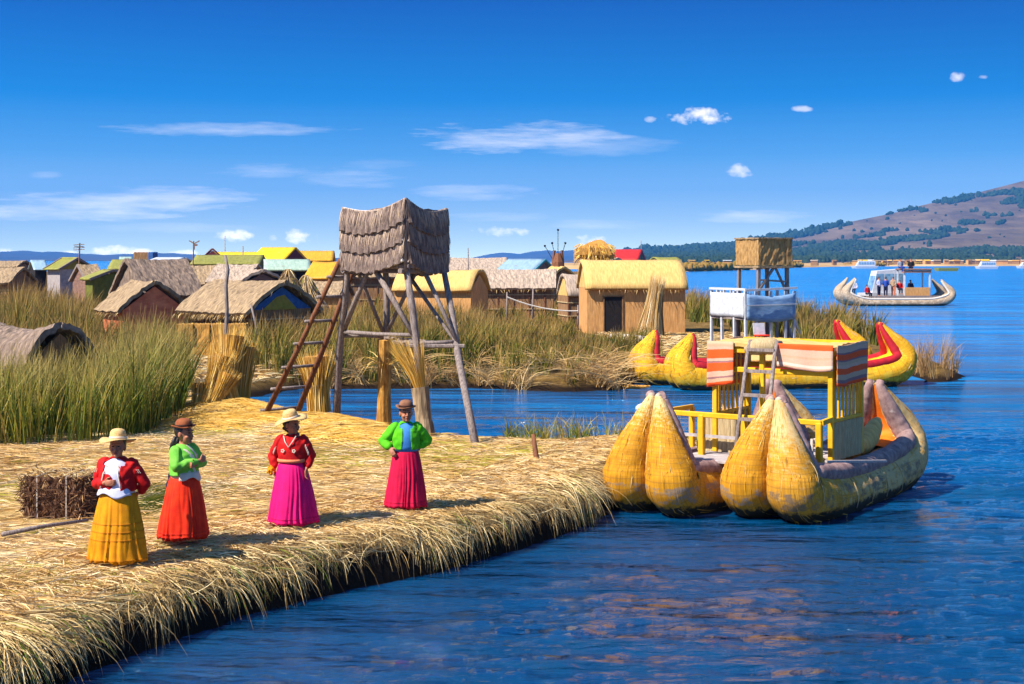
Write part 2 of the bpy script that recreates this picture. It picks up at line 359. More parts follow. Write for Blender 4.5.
# ------------------------------------------------------------------ ground
def sdist(P, poly):
    """signed distance, positive inside"""
    P = np.asarray(P, float); poly = np.asarray(poly, float)
    best = np.full(len(P), 1e18); inside = np.zeros(len(P), bool)
    n = len(poly)
    for i in range(n):
        a = poly[i]; b = poly[(i + 1) % n]; e = b - a; w = P - a
        t = np.clip((w @ e) / (e @ e), 0, 1); d = w - t[:, None] * e
        best = np.minimum(best, (d * d).sum(1))
        c1 = (a[1] <= P[:, 1]) & (b[1] > P[:, 1]); c2 = (a[1] > P[:, 1]) & (b[1] <= P[:, 1])
        cr = e[0] * w[:, 1] - e[1] * w[:, 0]
        inside ^= (c1 & (cr > 0)) | (c2 & (cr < 0))
    return np.where(inside, 1, -1) * np.sqrt(best)
def W0(px, py): p = gp(px, py, 0); return (p.x, p.y)
def G(px, py): p = gp(px, py); return (p.x, p.y)
polyA = [(-16, 9.0), (-6.5, 11.6), W0(30, 702), W0(80, 680), W0(130, 660), W0(200, 632), W0(262, 612), W0(340, 594), W0(430, 574), W0(520, 550), W0(590, 524), W0(640, 500), W0(700, 468), W0(728, 444),
         G(722, 430), G(620, 429), G(560, 431), G(480, 428), G(430, 425), G(380, 417), G(330, 411), G(262, 404), (-7.6, 34), (-12, 60), (-40, 60), (-40, 9)]
polyB = [(-6.0, 47), W0(330, 389), W0(480, 388), W0(560, 392), W0(622, 390), W0(638, 378), W0(700, 374), W0(820, 372), W0(905, 374), W0(930, 382), W0(948, 382), W0(962, 377), W0(940, 368), W0(880, 352), W0(840, 340), W0(780, 331), W0(700, 322), W0(686, 314),
         (11.5, 160), (26, 430), (-260, 430), (-200, 110), (-40, 30), (-12, 30), W0(236, 400)]
def fbm2(x, y, s, o=4):
    out = np.zeros_like(x); amp = 1; tot = 0
    for k in range(o):
        r = np.random.default_rng(100 + k); 
        for q in range(5):
            a = r.uniform(0, 2 * PI); ph = r.uniform(0, 2 * PI); fr = s * 2 ** k * r.uniform(.7, 1.4)
            out += amp * np.sin((x * math.cos(a) + y * math.sin(a)) * fr + ph + 1.3 * np.sin(x * fr * .37 * math.sin(a) + y * fr * .41 + ph)) / 5
        tot += amp; amp *= .55
    return out / tot
def hA(x, y):
    x = np.asarray(x, float).ravel(); y = np.asarray(y, float).ravel()
    d = sdist(np.stack([x, y], 1), polyA)
    d2 = d + .22 * fbm2(x, y, 2.2)
    h = .42 * np.clip(d2 / .3, 0, 1) ** .6 + .26 * np.clip(d2 / 1.5, 0, 1) ** .6 + .06 * fbm2(x, y, .9) + .025 * fbm2(x, y, 4)
    # heaps of loose straw
    for (hx, hy, rr, hh) in HEAPS: h = h + hh * np.exp(-((x - hx) ** 2 + ((y - hy) * 1.2) ** 2) / rr ** 2)
    return np.where(d2 > 0, h, -.35)
def hB(x, y):
    x = np.asarray(x, float).ravel(); y = np.asarray(y, float).ravel()
    d = sdist(np.stack([x, y], 1), polyB)
    h = .62 * np.clip((d + .3 * fbm2(x, y, .8)) / 1.6, 0, 1) ** .5 + .07 * fbm2(x, y, .5)
    return np.where(d > -.2, h, -.5)
HEAPS = []
for (px, py, r, h) in ((235, 412, 1.2, .28), (300, 425, 1.5, .16), (210, 425, 1.0, .12), (345, 438, 1.2, .14), (560, 470, 1.0, .08), (130, 470, 1.5, .1)):
    p = gp(px, py); HEAPS.append((p.x, p.y, r, h))
def gridmesh(name, xs, ys, hf, mat, smooth=True):
    XX, YY = np.meshgrid(xs, ys); Z = hf(XX, YY).reshape(XX.shape)
    V = np.stack([XX, YY, Z], -1).reshape(-1, 3); nx, ny = len(xs), len(ys)
    i = np.arange(nx - 1); j = np.arange(ny - 1); I, J = np.meshgrid(i, j); a = (J * nx + I).ravel()
    Fq = np.stack([a, a + 1, a + 1 + nx, a + nx], 1)
    me = bpy.data.meshes.new(name); me.vertices.add(len(V)); me.vertices.foreach_set('co', V.astype(np.float32).ravel())
    n = len(Fq); me.loops.add(n * 4); me.loops.foreach_set('vertex_index', Fq.astype(np.int32).ravel())
    me.polygons.add(n); me.polygons.foreach_set('loop_start', np.arange(0, 4 * n, 4, dtype=np.int32)); me.polygons.foreach_set('loop_total', np.full(n, 4, dtype=np.int32))
    me.polygons.foreach_set('use_smooth', np.full(n, smooth)); me.materials.append(mat); me.update(calc_edges=True)
    return link(bpy.data.objects.new(name, me))

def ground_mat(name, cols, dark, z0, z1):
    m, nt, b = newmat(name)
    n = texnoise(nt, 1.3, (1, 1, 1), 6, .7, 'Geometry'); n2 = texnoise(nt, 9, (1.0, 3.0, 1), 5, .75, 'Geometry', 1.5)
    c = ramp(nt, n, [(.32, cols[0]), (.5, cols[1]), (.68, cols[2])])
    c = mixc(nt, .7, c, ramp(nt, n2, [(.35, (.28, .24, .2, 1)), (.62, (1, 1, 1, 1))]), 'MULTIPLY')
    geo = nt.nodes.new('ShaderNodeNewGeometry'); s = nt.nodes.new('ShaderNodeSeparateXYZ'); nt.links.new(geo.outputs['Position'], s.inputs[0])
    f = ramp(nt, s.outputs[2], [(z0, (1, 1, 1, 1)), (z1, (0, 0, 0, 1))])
    c = mixc(nt, f, c, dark)       # peat-brown root blocks under the straw, darkened as the bank's undercut shade
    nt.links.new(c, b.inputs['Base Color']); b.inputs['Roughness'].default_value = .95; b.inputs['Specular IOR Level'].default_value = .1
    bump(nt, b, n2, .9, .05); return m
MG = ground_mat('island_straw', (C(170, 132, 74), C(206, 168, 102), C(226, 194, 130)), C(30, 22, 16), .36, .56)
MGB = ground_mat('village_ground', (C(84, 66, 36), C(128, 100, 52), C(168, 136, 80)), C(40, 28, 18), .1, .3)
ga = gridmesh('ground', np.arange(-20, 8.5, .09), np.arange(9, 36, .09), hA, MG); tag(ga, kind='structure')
xsB = np.concatenate([-np.geomspace(220, 22, 40), np.arange(-21.5, 24, .35), np.linspace(25, 60, 20)])
ysB = np.concatenate([np.arange(32, 92, .35), np.geomspace(93, 440, 60)])
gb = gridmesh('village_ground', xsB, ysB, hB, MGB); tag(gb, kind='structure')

# ------------------------------------------------------------------ water
def axis(lo, hi, step, far, n):
    g = np.geomspace(step, far, n); return np.concatenate([(lo - np.cumsum(g))[::-1], np.arange(lo, hi, step), hi + np.cumsum(g)])
xw = axis(-8, 17, .05, 1400, 60); yw = axis(10.5, 38, .05, 2600, 60)
yw = yw[yw > -400]
def hw(x, y):
    sh = x.shape; x1 = x.ravel(); y1 = y.ravel(); z = np.zeros_like(x1)
    r = np.random.default_rng(5)
    for k in range(46):
        lam = .17 * (8 ** r.uniform(0, 1)); a = r.normal(PI * .6, .7); kk = 2 * PI / lam; am = .0062 * lam ** .8
        ph = r.uniform(0, 2 * PI)
        s = np.sin((x1 * math.cos(a) + y1 * math.sin(a)) * kk + ph + .9 * np.sin(x1 * .7 * math.sin(a + k) + y1 * .6 + ph))
        z += am * (s + .28 * np.cos(2 * ((x1 * math.cos(a) + y1 * math.sin(a)) * kk + ph)))
    fade = np.clip((x1 + 8) / 2, 0, 1) * np.clip((17 - x1) / 3, 0, 1) * np.clip((y1 - 10.5) / 1, 0, 1) * np.clip((38 - y1) / 6, 0, 1)
    amp = .55 + .45 * fbm2(x1, y1, .35, 2)
    d = sdist(np.stack([x1, y1], 1), polyA); calm = np.clip(-d / 2.5 + .25, .25, 1); bd = np.sqrt((x1 - 4.2) ** 2 + (y1 - 22.5) ** 2); calm *= np.clip(.45 + (bd - 2.5) / 5, .45, 1)
    return (z * fade * np.clip(amp, .25, 1.2) * calm).reshape(sh)
def water_mat():
    m, nt, b = newmat('lake_water')
    b.inputs['Roughness'].default_value = .04; b.inputs['IOR'].default_value = 1.6
    g = nt.nodes.new('ShaderNodeNewGeometry')
    hs = []
    for (sc_, vec, det) in ((6.5, (.45, 1.2, 1), 6), (.45, (.5, 1.6, 1), 4), (.06, (.4, 1.6, 1), 5)):
        mp = nt.nodes.new('ShaderNodeMapping'); mp.inputs['Scale'].default_value = vec; mp.inputs['Rotation'].default_value = (0, 0, .25)
        nt.links.new(g.outputs['Position'], mp.inputs[0]); n = nt.nodes.new('ShaderNodeTexNoise'); n.inputs['Scale'].default_value = sc_; n.inputs['Detail'].default_value = det; n.inputs['Roughness'].default_value = .6
        nt.links.new(mp.outputs[0], n.inputs['Vector']); hs.append(n.outputs['Fac'])
    prev = None
    for h, st, di in ((hs[2], 1.0, 6.0), (hs[1], .9, .6), (hs[0], 1.0, .11)):
        bm = nt.nodes.new('ShaderNodeBump'); bm.inputs['Strength'].default_value = st; bm.inputs['Distance'].default_value = di
        nt.links.new(h, bm.inputs['Height'])
        if prev: nt.links.new(prev, bm.inputs['Normal'])
        prev = bm.outputs[0]
    nt.links.new(prev, b.inputs['Normal'])
    # body colour of the open lake, wave light and dark painted as streaks, darker nearby
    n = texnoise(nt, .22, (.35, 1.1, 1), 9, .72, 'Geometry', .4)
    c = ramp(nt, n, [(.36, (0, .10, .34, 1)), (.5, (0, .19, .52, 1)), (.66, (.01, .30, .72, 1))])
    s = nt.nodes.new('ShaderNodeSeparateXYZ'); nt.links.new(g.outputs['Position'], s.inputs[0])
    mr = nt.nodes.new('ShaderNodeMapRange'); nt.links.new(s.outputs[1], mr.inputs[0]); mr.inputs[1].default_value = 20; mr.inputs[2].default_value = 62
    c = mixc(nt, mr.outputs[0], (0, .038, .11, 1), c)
    m2 = nt.nodes.new('ShaderNodeMapRange'); nt.links.new(s.outputs[1], m2.inputs[0]); m2.inputs[1].default_value = 30; m2.inputs[2].default_value = 160; m2.inputs[3].default_value = .04; m2.inputs[4].default_value = .16; nt.links.new(m2.outputs[0], b.inputs['Roughness'])
    nt.links.new(c, b.inputs['Base Color'])
    return m
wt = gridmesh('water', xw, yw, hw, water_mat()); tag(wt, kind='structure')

# ------------------------------------------------------------------ reeds and straw
def fbm1(x, y, s): return fbm2(np.asarray(x), np.asarray(y), s, 3)
def reedbed(name, label, boxes, dens, hmin, hmax, mat, hf, width=(.012, .028), lean=.25, keep=None, bias=(0.06, 0), ushift=0.0, droop=0.0, hmod=None):
    xs = []; ys = []
    for (x0, x1, y0, y1, k) in boxes:
        n = int(abs(x1 - x0) * (y1 - y0) * dens * k * 1.1); nc = max(1, n // 26)
        cx = rng.uniform(x0, x1, nc); cy = rng.uniform(y0, y1, nc)
        spr = np.repeat(rng.uniform(.04, .2, nc), 26); xs.append(np.repeat(cx, 26) + rng.normal(0, 1, nc * 26) * spr); ys.append(np.repeat(cy, 26) + rng.normal(0, 1, nc * 26) * spr)
    x = np.concatenate(xs); y = np.concatenate(ys); cidx = np.repeat(np.arange(len(x) // 26), 26)
    cr = rng.uniform(0, 1, cidx.max() + 1)[cidx]; ca = rng.uniform(0, 2 * PI, cidx.max() + 1)[cidx]
    ok = np.ones(len(x), bool)
    if keep is not None: ok &= keep(x, y)
    ok0 = ok.copy(); x, y, cr, ca = x[ok], y[ok], cr[ok], ca[ok]; z = hf(x, y); ok = z > -.2; ok0[np.where(ok0)[0][~ok]] = False; x, y, z, cr, ca = x[ok], y[ok], np.maximum(z[ok], 0) - .03, cr[ok], ca[ok]
    N = len(x)
    patch = fbm1(x, y, .55)
    H = (hmin + (hmax - hmin) * rng.uniform(0, 1, N) ** .7) * (.55 + .65 * cr ** .8) * (1 + .35 * patch)
    if hmod is not None: H = H * hmod(x, y)
    a = ca + rng.normal(0, .8, N); l = lean * rng.uniform(.1, 1.5, N)
    dx = np.cos(a) * l + bias[0]; dy = np.sin(a) * l + bias[1]
    P0 = np.stack([x, y, z], 1)
    P1 = P0 + np.stack([dx * H * .25, dy * H * .25, H * .55], 1)
    P2 = P0 + np.stack([dx * H * (1.0 + droop), dy * H * (1 + droop), H * (1 - l * .35 - droop * rng.uniform(.2, 1, N) * .8)], 1)
    cu = rng.uniform(-1, 1, cidx.max() + 1)[cidx][ok0]; u = np.clip(.5 + .35 * patch + .22 * cu + rng.normal(0, .15, N) + ushift, 0, 1)
    o = strands(name, P0, P1, P2, rng.uniform(*width, N), u, mat); tag(o, label, kind='stuff'); o['category'] = 'reeds'
    return o
def pxof(x, y): return 512 + F * x / y
def pyof(y, z=GZ): return HOR + (CAMZ - z) * F / y
HUTS = []     # footprints kept free of reeds: (x, y, r)
def clear(x, y):
    ok = np.ones(len(x), bool)
    for (hx, hy, r) in HUTS: ok &= (x - hx) ** 2 + (y - hy) ** 2 > r * r
    return ok
def hz(x, y): return float(hB([x], [y])[0])

# ------------------------------------------------------------------ huts
def hut(label, px0, px1, Y, ridge, eave, deg, W, roof, wall, gable=None, name='reed_hut', cat='hut', group=None, jit=.05, door=None,
        over=.25, bulge=.08, sag=.06, fringe=0, th=.14, caps=True, trim=None, wallh=None, z=None):
    r = math.radians(deg); cx = X((px0 + px1) / 2, Y); c_, s_ = abs(math.cos(r)), abs(math.sin(r))
    L = max(1.2, ((px1 - px0) / F * Y - (W + 2 * over) * s_) / c_)
    bz = hz(cx, Y) if z is None else z; bz = max(bz, .3)
    zr = CAMZ - (ridge - HOR) / F * Y - bz; ze = CAMZ - (eave - HOR) / F * Y - bz; ze = max(ze, .5)
    t = thing(name, label, cat, (cx, Y, bz), r, group); HUTS.append((cx, Y, max(L, W) * .5 + .15))
    wl, ww = L / 2 - over * .6, W / 2
    # wall with its two gables as one shell
    zt = ze + (zr - ze) * (over / (ww + over)) - .05
    m = MB(); a = [(-wl, -ww, -.4), (wl, -ww, -.4), (wl, ww, -.4), (-wl, ww, -.4), (-wl, -ww, zt), (wl, -ww, zt), (wl, ww, zt), (-wl, ww, zt)]
    m.add(a, [(0, 1, 5, 4), (2, 3, 7, 6), (3, 2, 1, 0), (1, 2, 6, 5), (3, 0, 4, 7), (4, 5, 6, 7)]); m.build('wall', M[wall], t)
    if Y < 100 and wall == 'wall_brown':
        m = MB()
        for zz in (zt * .35, zt * .78):
            for sg in (-1, 1): m.bar((-wl - .03, sg * (ww + .03), zz), (wl + .03, sg * (ww + .03), zz + random.uniform(-.04, .04)), .05); m.bar((sg * (wl + .03), -ww, zz), (sg * (wl + .03), ww, zz), .05)
        m.build('wall_batten', M['mat_reed'], t)
        m = MB()
        for xx in np.arange(-wl, wl + .01, .9): m.bar((xx, -ww - .02, -.2), (xx, -ww - .02, zt), .06)
        m.build('wall_pole', M['redwood'], t)
    for sg in (-1, 1):
        g = MB(); x0, x1 = sg * (wl - .06), sg * (wl + .01)
        zz = zr - .12
        g.add([(x0, -ww, zt), (x0, ww, zt), (x0, 0, zz), (x1, -ww, zt), (x1, ww, zt), (x1, 0, zz)], [(0, 1, 2), (5, 4, 3), (0, 3, 4, 1), (1, 4, 5, 2), (2, 5, 3, 0)])
        g.build('gable', M[gable or wall], t)
    m = MB(); nu = max(6, int(L * (7 if jit > .03 else 3))); 
    for sg in (-1, 1):
        def P(u, v):
            x = (u - .5) * L; vv = v
            zc = zr + (ze - zr) * vv + bulge * math.sin(PI * vv) - sag * 4 * u * (1 - u) * (1 - .5 * v)
            return (x, sg * ((ww + over) * vv), zc)
        m.slab((lambda u, v: P(1 - u, v)) if sg > 0 else P, nu, 12 if jit > .03 else 7, th, jit * 1.5)
    m.tube([((u - .5) * L * 1.01, 0, zr + .03 - sag * 4 * u * (1 - u)) for u in np.linspace(0, 1, 9)], .1, 7, wob=.5 if jit > .03 else 0)
    rf = m.build('roof', M[roof], t, jit < .03)
    if fringe:
        n = fringe; u = rng.uniform(0, 1, n); v = rng.choice([.35, .68, 1.0, 1.0], n) + rng.uniform(-.05, .05, n) - .02; sg = rng.choice([-1, 1], n)
        x = (u - .5) * L; y = sg * (ww + over) * v; zc = zr + (ze - zr) * v + bulge * np.sin(PI * np.clip(v, 0, 1)) - sag * 4 * u * (1 - u) * (1 - .5 * v)
        P0 = np.stack([x, y, zc + .03], 1); dn = rng.uniform(.15, .35, n)
        P1 = P0 + np.stack([rng.normal(0, .03, n), sg * dn * .5, -dn * .15], 1); P2 = P0 + np.stack([rng.normal(0, .06, n), sg * dn * .7, -dn * .75], 1)
        strands('eave_straw', P0, P1, P2, rng.uniform(.015, .04, n), rng.uniform(0, .8, n), M['edge_straw'], rf)['kind'] = 'stuff'
    if trim:
        g = MB()
        for e in (-1, 1):
            for sg in (-1, 1): g.bar((e * L / 2 * 1.0, 0, zr + .06), (e * L / 2, sg * (ww + over), ze + .06), .08, .14)
        g.build('roof_trim', M[trim], t)
    if door:
        d0, d1, dh = door
        x0 = (d0 - .5) * 2 * wl; x1 = (d1 - .5) * 2 * wl
        m = MB(); m.box(((x0 + x1) / 2, -ww - .002, dh / 2), (x1 - x0, .05, dh)); dd = m.build('doorway_shade', M['dark'], t)  # solid dark slab paints the shade inside the doorway
        m = MB()
        for xx in (x0, x1): m.box((xx, -ww - .03, dh / 2), (.05, .06, dh))
        m.box(((x0 + x1) / 2, -ww - .03, dh + .03), (x1 - x0 + .1, .06, .05)); m.build('door_frame', M['wall_brown'], t)
    return t

hut('low grey thatched shelter sunk in the tall reeds above the first bale', -40, 92, 32, 327, 366, -26, 1.8, 'thatch_grey', 'wall_brown', fringe=500, bulge=.22, sag=.2, over=.2)
hut('sagging hut with terracotta cloth gable half hidden by reeds', 96, 192, 57, 283, 312, -52, 2.6, 'thatch_tan', 'terracotta', 'terracotta', fringe=500)
hut('grey thatched hut standing right behind the terracotta cloth hut', 104, 208, 65, 261, 296, 36, 3.4, 'thatch_grey', 'wall_brown', 'thatch_grey', fringe=500, over=.35)
T = hut('thatched hut with blue and olive gable behind the golden bale stack', 178, 322, 53.5, 283, 313, -38, 3.0, 'thatch_tan', 'wall_brown', 'blue_paint', fringe=1600, over=.4, bulge=.12)
g = MB(); ww = 1.5
for o_ in [o for o in kids(T) if o.name.startswith('gable')]: xg = max(v.co.x for v in o_.data.vertices)
zt = max(v.co.z for v in o_.data.vertices)
g.add([(xg + .01, -1.0, zt - .85), (xg + .01, .75, zt - .85), (xg + .01, .1, zt - .3), (xg + .01, -.3, zt - .38), (xg + .03, -1.0, zt - .85), (xg + .03, .75, zt - .85), (xg + .03, .1, zt - .3), (xg + .03, -.3, zt - .38)],
      [(0, 1, 2, 3), (7, 6, 5, 4), (0, 4, 5, 1), (1, 5, 6, 2), (2, 6, 7, 3), (3, 7, 4, 0)])
g.build('gable_panel', M['olive_panel'], T)
T = hut('straw yellow hut with dark doorway beside the leaning reed cone', 578, 684, 68, 262.5, 289, 4, 3.2, 'thatch_yellow', 'wall_orange', 'thatch_yellow', jit=.02, bulge=.25, door=(.17, .36, 1.75), over=.18, fringe=300, sag=.02)
hut('yellow roofed hut with rounded gable behind the wooden watchtower', 394, 490, 70, 272, 291, -14, 3.2, 'thatch_yellow', 'wall_orange', 'wall_orange', jit=.02, bulge=.28, over=.15)
hut('long bleached thatch hut above the dense olive reeds', 480, 558, 82, 271, 289, -3, 3, 'thatch_pink', 'wall_brown', fringe=300)
hut('small brown gabled hut right of the bleached thatch hut', 536, 580, 95, 268, 283, -42, 3.0, 'thatch_yellow', 'wall_brown', 'wall_brown')
hut('narrow pale arched hut touching the straw yellow hut', 560, 586, 74, 276, 296, 12, 2.2, 'thatch_pink', 'wall_brown', 'thatch_yellow', jit=.02, bulge=.3, over=.1)
hut('tan thatch hut with plain brown wall at the left picture edge', -34, 29, 90, 269, 284, -6, 3.6, 'thatch_tan', 'wall_brown')
hut('tiny brown shed behind the tan hut at the left edge', -20, 26, 125, 262, 268, 0, 4, 'thatch_tan', 'wall_brown')
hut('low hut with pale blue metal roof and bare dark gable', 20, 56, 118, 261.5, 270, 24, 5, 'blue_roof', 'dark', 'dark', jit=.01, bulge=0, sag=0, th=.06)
T = hut('olive roofed shelter on pale board walls below the antenna', 50, 90, 97, 259, 270, -24, 3.2, 'green_roof', 'grey_deck', 'olive_panel', jit=.01, bulge=0, sag=0, th=.08, trim='wood')
hut('brown sheeted tent hut with two tone sloping roof', 66, 108, 88, 266, 282, 34, 3.0, 'thatch_tan', 'brown_sheet', 'brown_sheet', trim='wood', bulge=0)
hut('small green walled hut with olive gable roof', 94, 124, 84, 271, 280, -46, 2.6, 'green_roof', 'green_wall', 'green_wall', jit=.01, bulge=0, trim='wood')
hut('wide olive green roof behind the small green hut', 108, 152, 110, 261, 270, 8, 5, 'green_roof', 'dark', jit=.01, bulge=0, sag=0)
hut('pale green sheet roof left of the brick chimney box', 112, 140, 140, 258, 263, 14, 6, 'pale_green', 'blue_paint', jit=.01, bulge=0, sag=0)
T = hut('long white metal roof with grey gable end', 150, 192, 130, 258.6, 263.5, -12, 5, 'white_roof', 'brown_sheet', 'thatch_grey', jit=.01, bulge=0, sag=0)
hut('tan thatched hut low behind the grey thatched hut', 176, 222, 86, 267, 285, 5, 3.0, 'thatch_tan', 'wall_brown')
hut('bleached thatched hut behind the tall crooked pole', 212, 264, 80, 266, 284, -8, 3.4, 'thatch_pink', 'wall_brown', fringe=300)
hut('little brown gabled hut between bleached hut and straw cone', 244, 274, 74, 271.5, 285, -55, 2.4, 'thatch_pink', 'brown_sheet', 'brown_sheet')
hut('long olive green roof below the maroon gable', 194, 266, 120, 256.5, 265, 4, 6, 'green_roof', 'green_wall', jit=.01, bulge=0, sag=0)
hut('maroon peaked gable rising over the olive green roof', 203, 222, 150, 249.5, 258.5, -82, 1.9, 'maroon', 'maroon', 'maroon', jit=.01, bulge=0, sag=0, over=.05)
hut('low yellow roof between the maroon gable and tall yellow roof', 212, 262, 165, 253, 261, 3, 6, 'yellow_roof', 'amber_roof', jit=.01, bulge=0, sag=0)
hut('tall bright yellow roof with purple brown gable', 252, 306, 140, 248.5, 262, -20, 5, 'yellow_roof', 'maroon', 'maroon', jit=.01, bulge=0, sag=0, over=.1)
hut('amber yellow roof at far right of the yellow roofs', 298, 336, 150, 252, 261.5, 4, 5, 'amber_roof', 'maroon', jit=.01, bulge=0, sag=0)
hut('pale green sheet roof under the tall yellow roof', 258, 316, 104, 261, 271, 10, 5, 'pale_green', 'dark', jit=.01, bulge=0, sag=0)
hut('small amber roofed hut behind the ladder top', 308, 346, 92, 263, 279, -8, 4, 'amber_roof', 'wall_orange', jit=.01, bulge=0)
hut('tan reed hut low behind the watchtower ladder', 296, 352, 76, 283, 296, -8, 2.6, 'thatch_tan', 'wall_orange')
hut('beige reed hut between the watchtower legs', 346, 400, 98, 266, 278, 6, 4, 'thatch_tan', 'wall_brown')
hut('very long bleached thatch roof on the skyline behind the tower', 440, 508, 120, 259, 271, 3, 5, 'thatch_pink', 'wall_brown', fringe=200)
hut('pale teal metal roof with bright slanting edge', 496, 558, 110, 260.5, 272, -18, 6, 'blue_roof', 'brown_sheet', jit=.01, bulge=0, sag=0, trim='teal')
hut('red metal roof behind the straw yellow hut', 604, 648, 150, 250.5, 260.5, -14, 5, 'red_roof', 'brown_sheet', 'wall_brown', jit=.01, bulge=0, sag=0)
hut('low bleached hut in front of the red roof', 596, 628, 118, 259, 266, -25, 4, 'thatch_pink', 'brown_sheet')
hut('pale green domed roof right of the red roof', 650, 680, 170, 258, 262, 10, 4, 'green_roof', 'wall_orange', jit=.01)

def sheaf(label, base, tip, rb, rt, n=160, mat='straw_gold', core='bale', tie=.55, group=None, flare=.25, name='reed_sheaf', ropecol='rope'):
    base, tip = Vector(base), Vector(tip); d = tip - base; L = d.length; q = Vector((0, 0, 1)).rotation_difference(d)
    t = thing(name, label, 'reed bundle', base, 0, group); t.rotation_mode = 'QUATERNION'; t.rotation_quaternion = q
    rr = lambda s: rb + (rt - rb) * s if s < tie else (rb + (rt - rb) * tie) + (s - tie) * (flare)
    m = MB(); zs = np.linspace(0, .93, 9)
    w = rb + (rt - rb) * tie
    def R(s): return (rb + (w - rb) * (s / tie)) if s < tie else w + (s - tie) * flare * L * .35
    m.tube([(0, 0, s * L) for s in zs], [R(s) * .9 for s in zs], 12, wob=.1); m.build('core', M[core], t)
    a = rng.uniform(0, 2 * PI, n); r0 = R(0) * rng.uniform(.85, 1.1, n); r1 = w * rng.uniform(.8, 1.05, n); rt_ = R(1) * rng.uniform(.6, 1.6, n); z1 = L * rng.uniform(.85, 1.12, n)
    j = rng.normal(0, .12, n)
    P0 = np.stack([np.cos(a) * r0, np.sin(a) * r0, 0 * a], 1); P1 = np.stack([np.cos(a + j) * r1 * .9, np.sin(a + j) * r1 * .9, L * tie + 0 * a], 1); P2 = np.stack([np.cos(a + j) * rt_, np.sin(a + j) * rt_, z1], 1)
    strands('stems', P0, P1, P2, rng.uniform(.012, .03, n), rng.uniform(0, 1, n), M[mat], t)
    m = MB(); m.tube([(math.cos(k) * w * 1.04, math.sin(k) * w * 1.04, L * tie) for k in np.linspace(0, 2 * PI, 17)], .018, 5); m.build('binding', M[ropecol], t)
    return t
# leaning reed cone by the straw yellow hut
p = gp(650, 335); sheaf('tall cone of pale reeds standing before the straw yellow hut', p, p + Vector((.35, 0, 2.5)), .62, .12, 500, 'straw', 'thatch_yellow', .75, flare=.1, name='reed_cone')
# golden bale stack in front of the main hut
k = 0
for row, (z0, n, xo) in enumerate(((0, 4, 0), (.62, 4, .12))):
    for i in range(n):
        Yb = 50.5; b = gp(190 + i * 17 + xo * 10, 350); lab = ('lower' if row == 0 else 'upper') + ' row golden reed bale, ' + ('first', 'second', 'third', 'fourth')[i] + ' counted from the left'
        t = thing('reed_bale', lab, 'bale', (X(190 + i * 16.5 + xo * 10, Yb), Yb + random.uniform(-.05, .1), hz(X(200, Yb), Yb) + z0 - .05), random.uniform(-.06, .06), 'golden reed bales stacked by the hut')
        m = MB(); m.slab(lambda u, v: ((u - .5) * .62, -.35, v * .62), 4, 4, -.6, .03); m.box((0, 0, .31), (.56, .62, .58), bev=.16); m.build('straw_block', M['bale'], t)
        n_ = 420; x_ = rng.uniform(-.33, .33, n_); P0 = np.stack([x_, -.37 + 0 * x_, rng.uniform(.05, .66, n_)], 1); P2 = P0 + np.stack([rng.normal(0, .04, n_), rng.uniform(-.08, 0, n_), -rng.uniform(.1, .3, n_)], 1)
        strands('loose_straw', P0, (P0 + P2) / 2 + [0, -.03, 0], P2, rng.uniform(.012, .03, n_), rng.uniform(0, 1, n_), M['straw_gold'], t)
# golden sheaves round the pole
grp = 'golden reed sheaves leaning round the crooked pole'
for (px, py, tx, ty, rb, lab) in ((224, 410, 232, 330, .22, 'tallest rust gold reed sheaf against the crooked pole'), (207, 412, 226, 352, .18, 'golden sheaf tied with rope leaning right onto the pole'),
                                 (240, 408, 245, 342, .2, 'rust brown reed sheaf standing right of the crooked pole'), (214, 413, 231, 372, .16, 'pale golden sheaf slanting in front of the tall sheaf'),
                                 (197, 412, 200, 382, .13, 'short orange straw sheaf at the left end of the group'), (232, 412, 222, 360, .17, 'golden reed sheaf tilting left across the tall sheaf')):
    b = gp(px, py); tp = at(tx, ty, b.y + .15); b.z = float(hA([b.x], [b.y])[0]) - .05
    sheaf(lab, b, tp, rb, rb * .75, 260, 'straw_gold', 'bale', .5, grp, .5)
b = gp(319, 412); sheaf('bushy golden reed sheaf standing by the watchtower ladder', b, at(316, 352, b.y), .24, .16, 300, 'straw_gold', 'bale', .45, None, .6)
# poles
def pole(label, pts, r, mat='wood', name='wooden_pole', group=None):
    b = Vector(pts[0]); m = MB(); m.tube([Vector(p) - b for p in pts], [r * (1 - .35 * i / (len(pts) - 1)) for i in range(len(pts))], 8, wob=.15)
    o = m.build(name, M[mat], None, True); o.location = b; return tag(o, label, 'pole', group)
b = gp(226, 400)
pole('tall thin crooked pole rising above the golden sheaves', [(b.x, b.y, .3)] + [at(x, y, b.y) for x, y in ((226, 335), (227, 310), (226, 285), (228, 270), (225, 255))], .055)
pole('short bare stick leaning in the reeds below the hut gable', [at(262, 355, 50), at(256, 325, 50), at(251, 305, 50)], .05)
pole('small dark stake stuck in the straw near the channel', [gp(538, 462) - Vector((0, 0, .1)), at(535, 448, 24), at(533, 434, 24)], .05, 'redwood')
pole('long pale stick lying on the straw before the bale', [gp(2, 541) + Vector((0, 0, .08)), gp(45, 534) + Vector((0, 0, .1)), gp(88, 528) + Vector((0, 0, .1))], .03, 'wood')
pole('thin radio mast above the bleached skyline roof', [at(469, 300, 100), at(468, 248, 100)], .06)
pole('faint thin mast over the crooked pole', [at(225, 300, 170), at(225, 236, 170)], .07)
pole('thin post with small finial over the green roof', [at(243, 270, 160), at(243, 246, 160)], .07)
pole('short thin mast on the skyline right of the red roof', [at(642, 262, 150), at(641, 240, 150)], .05)
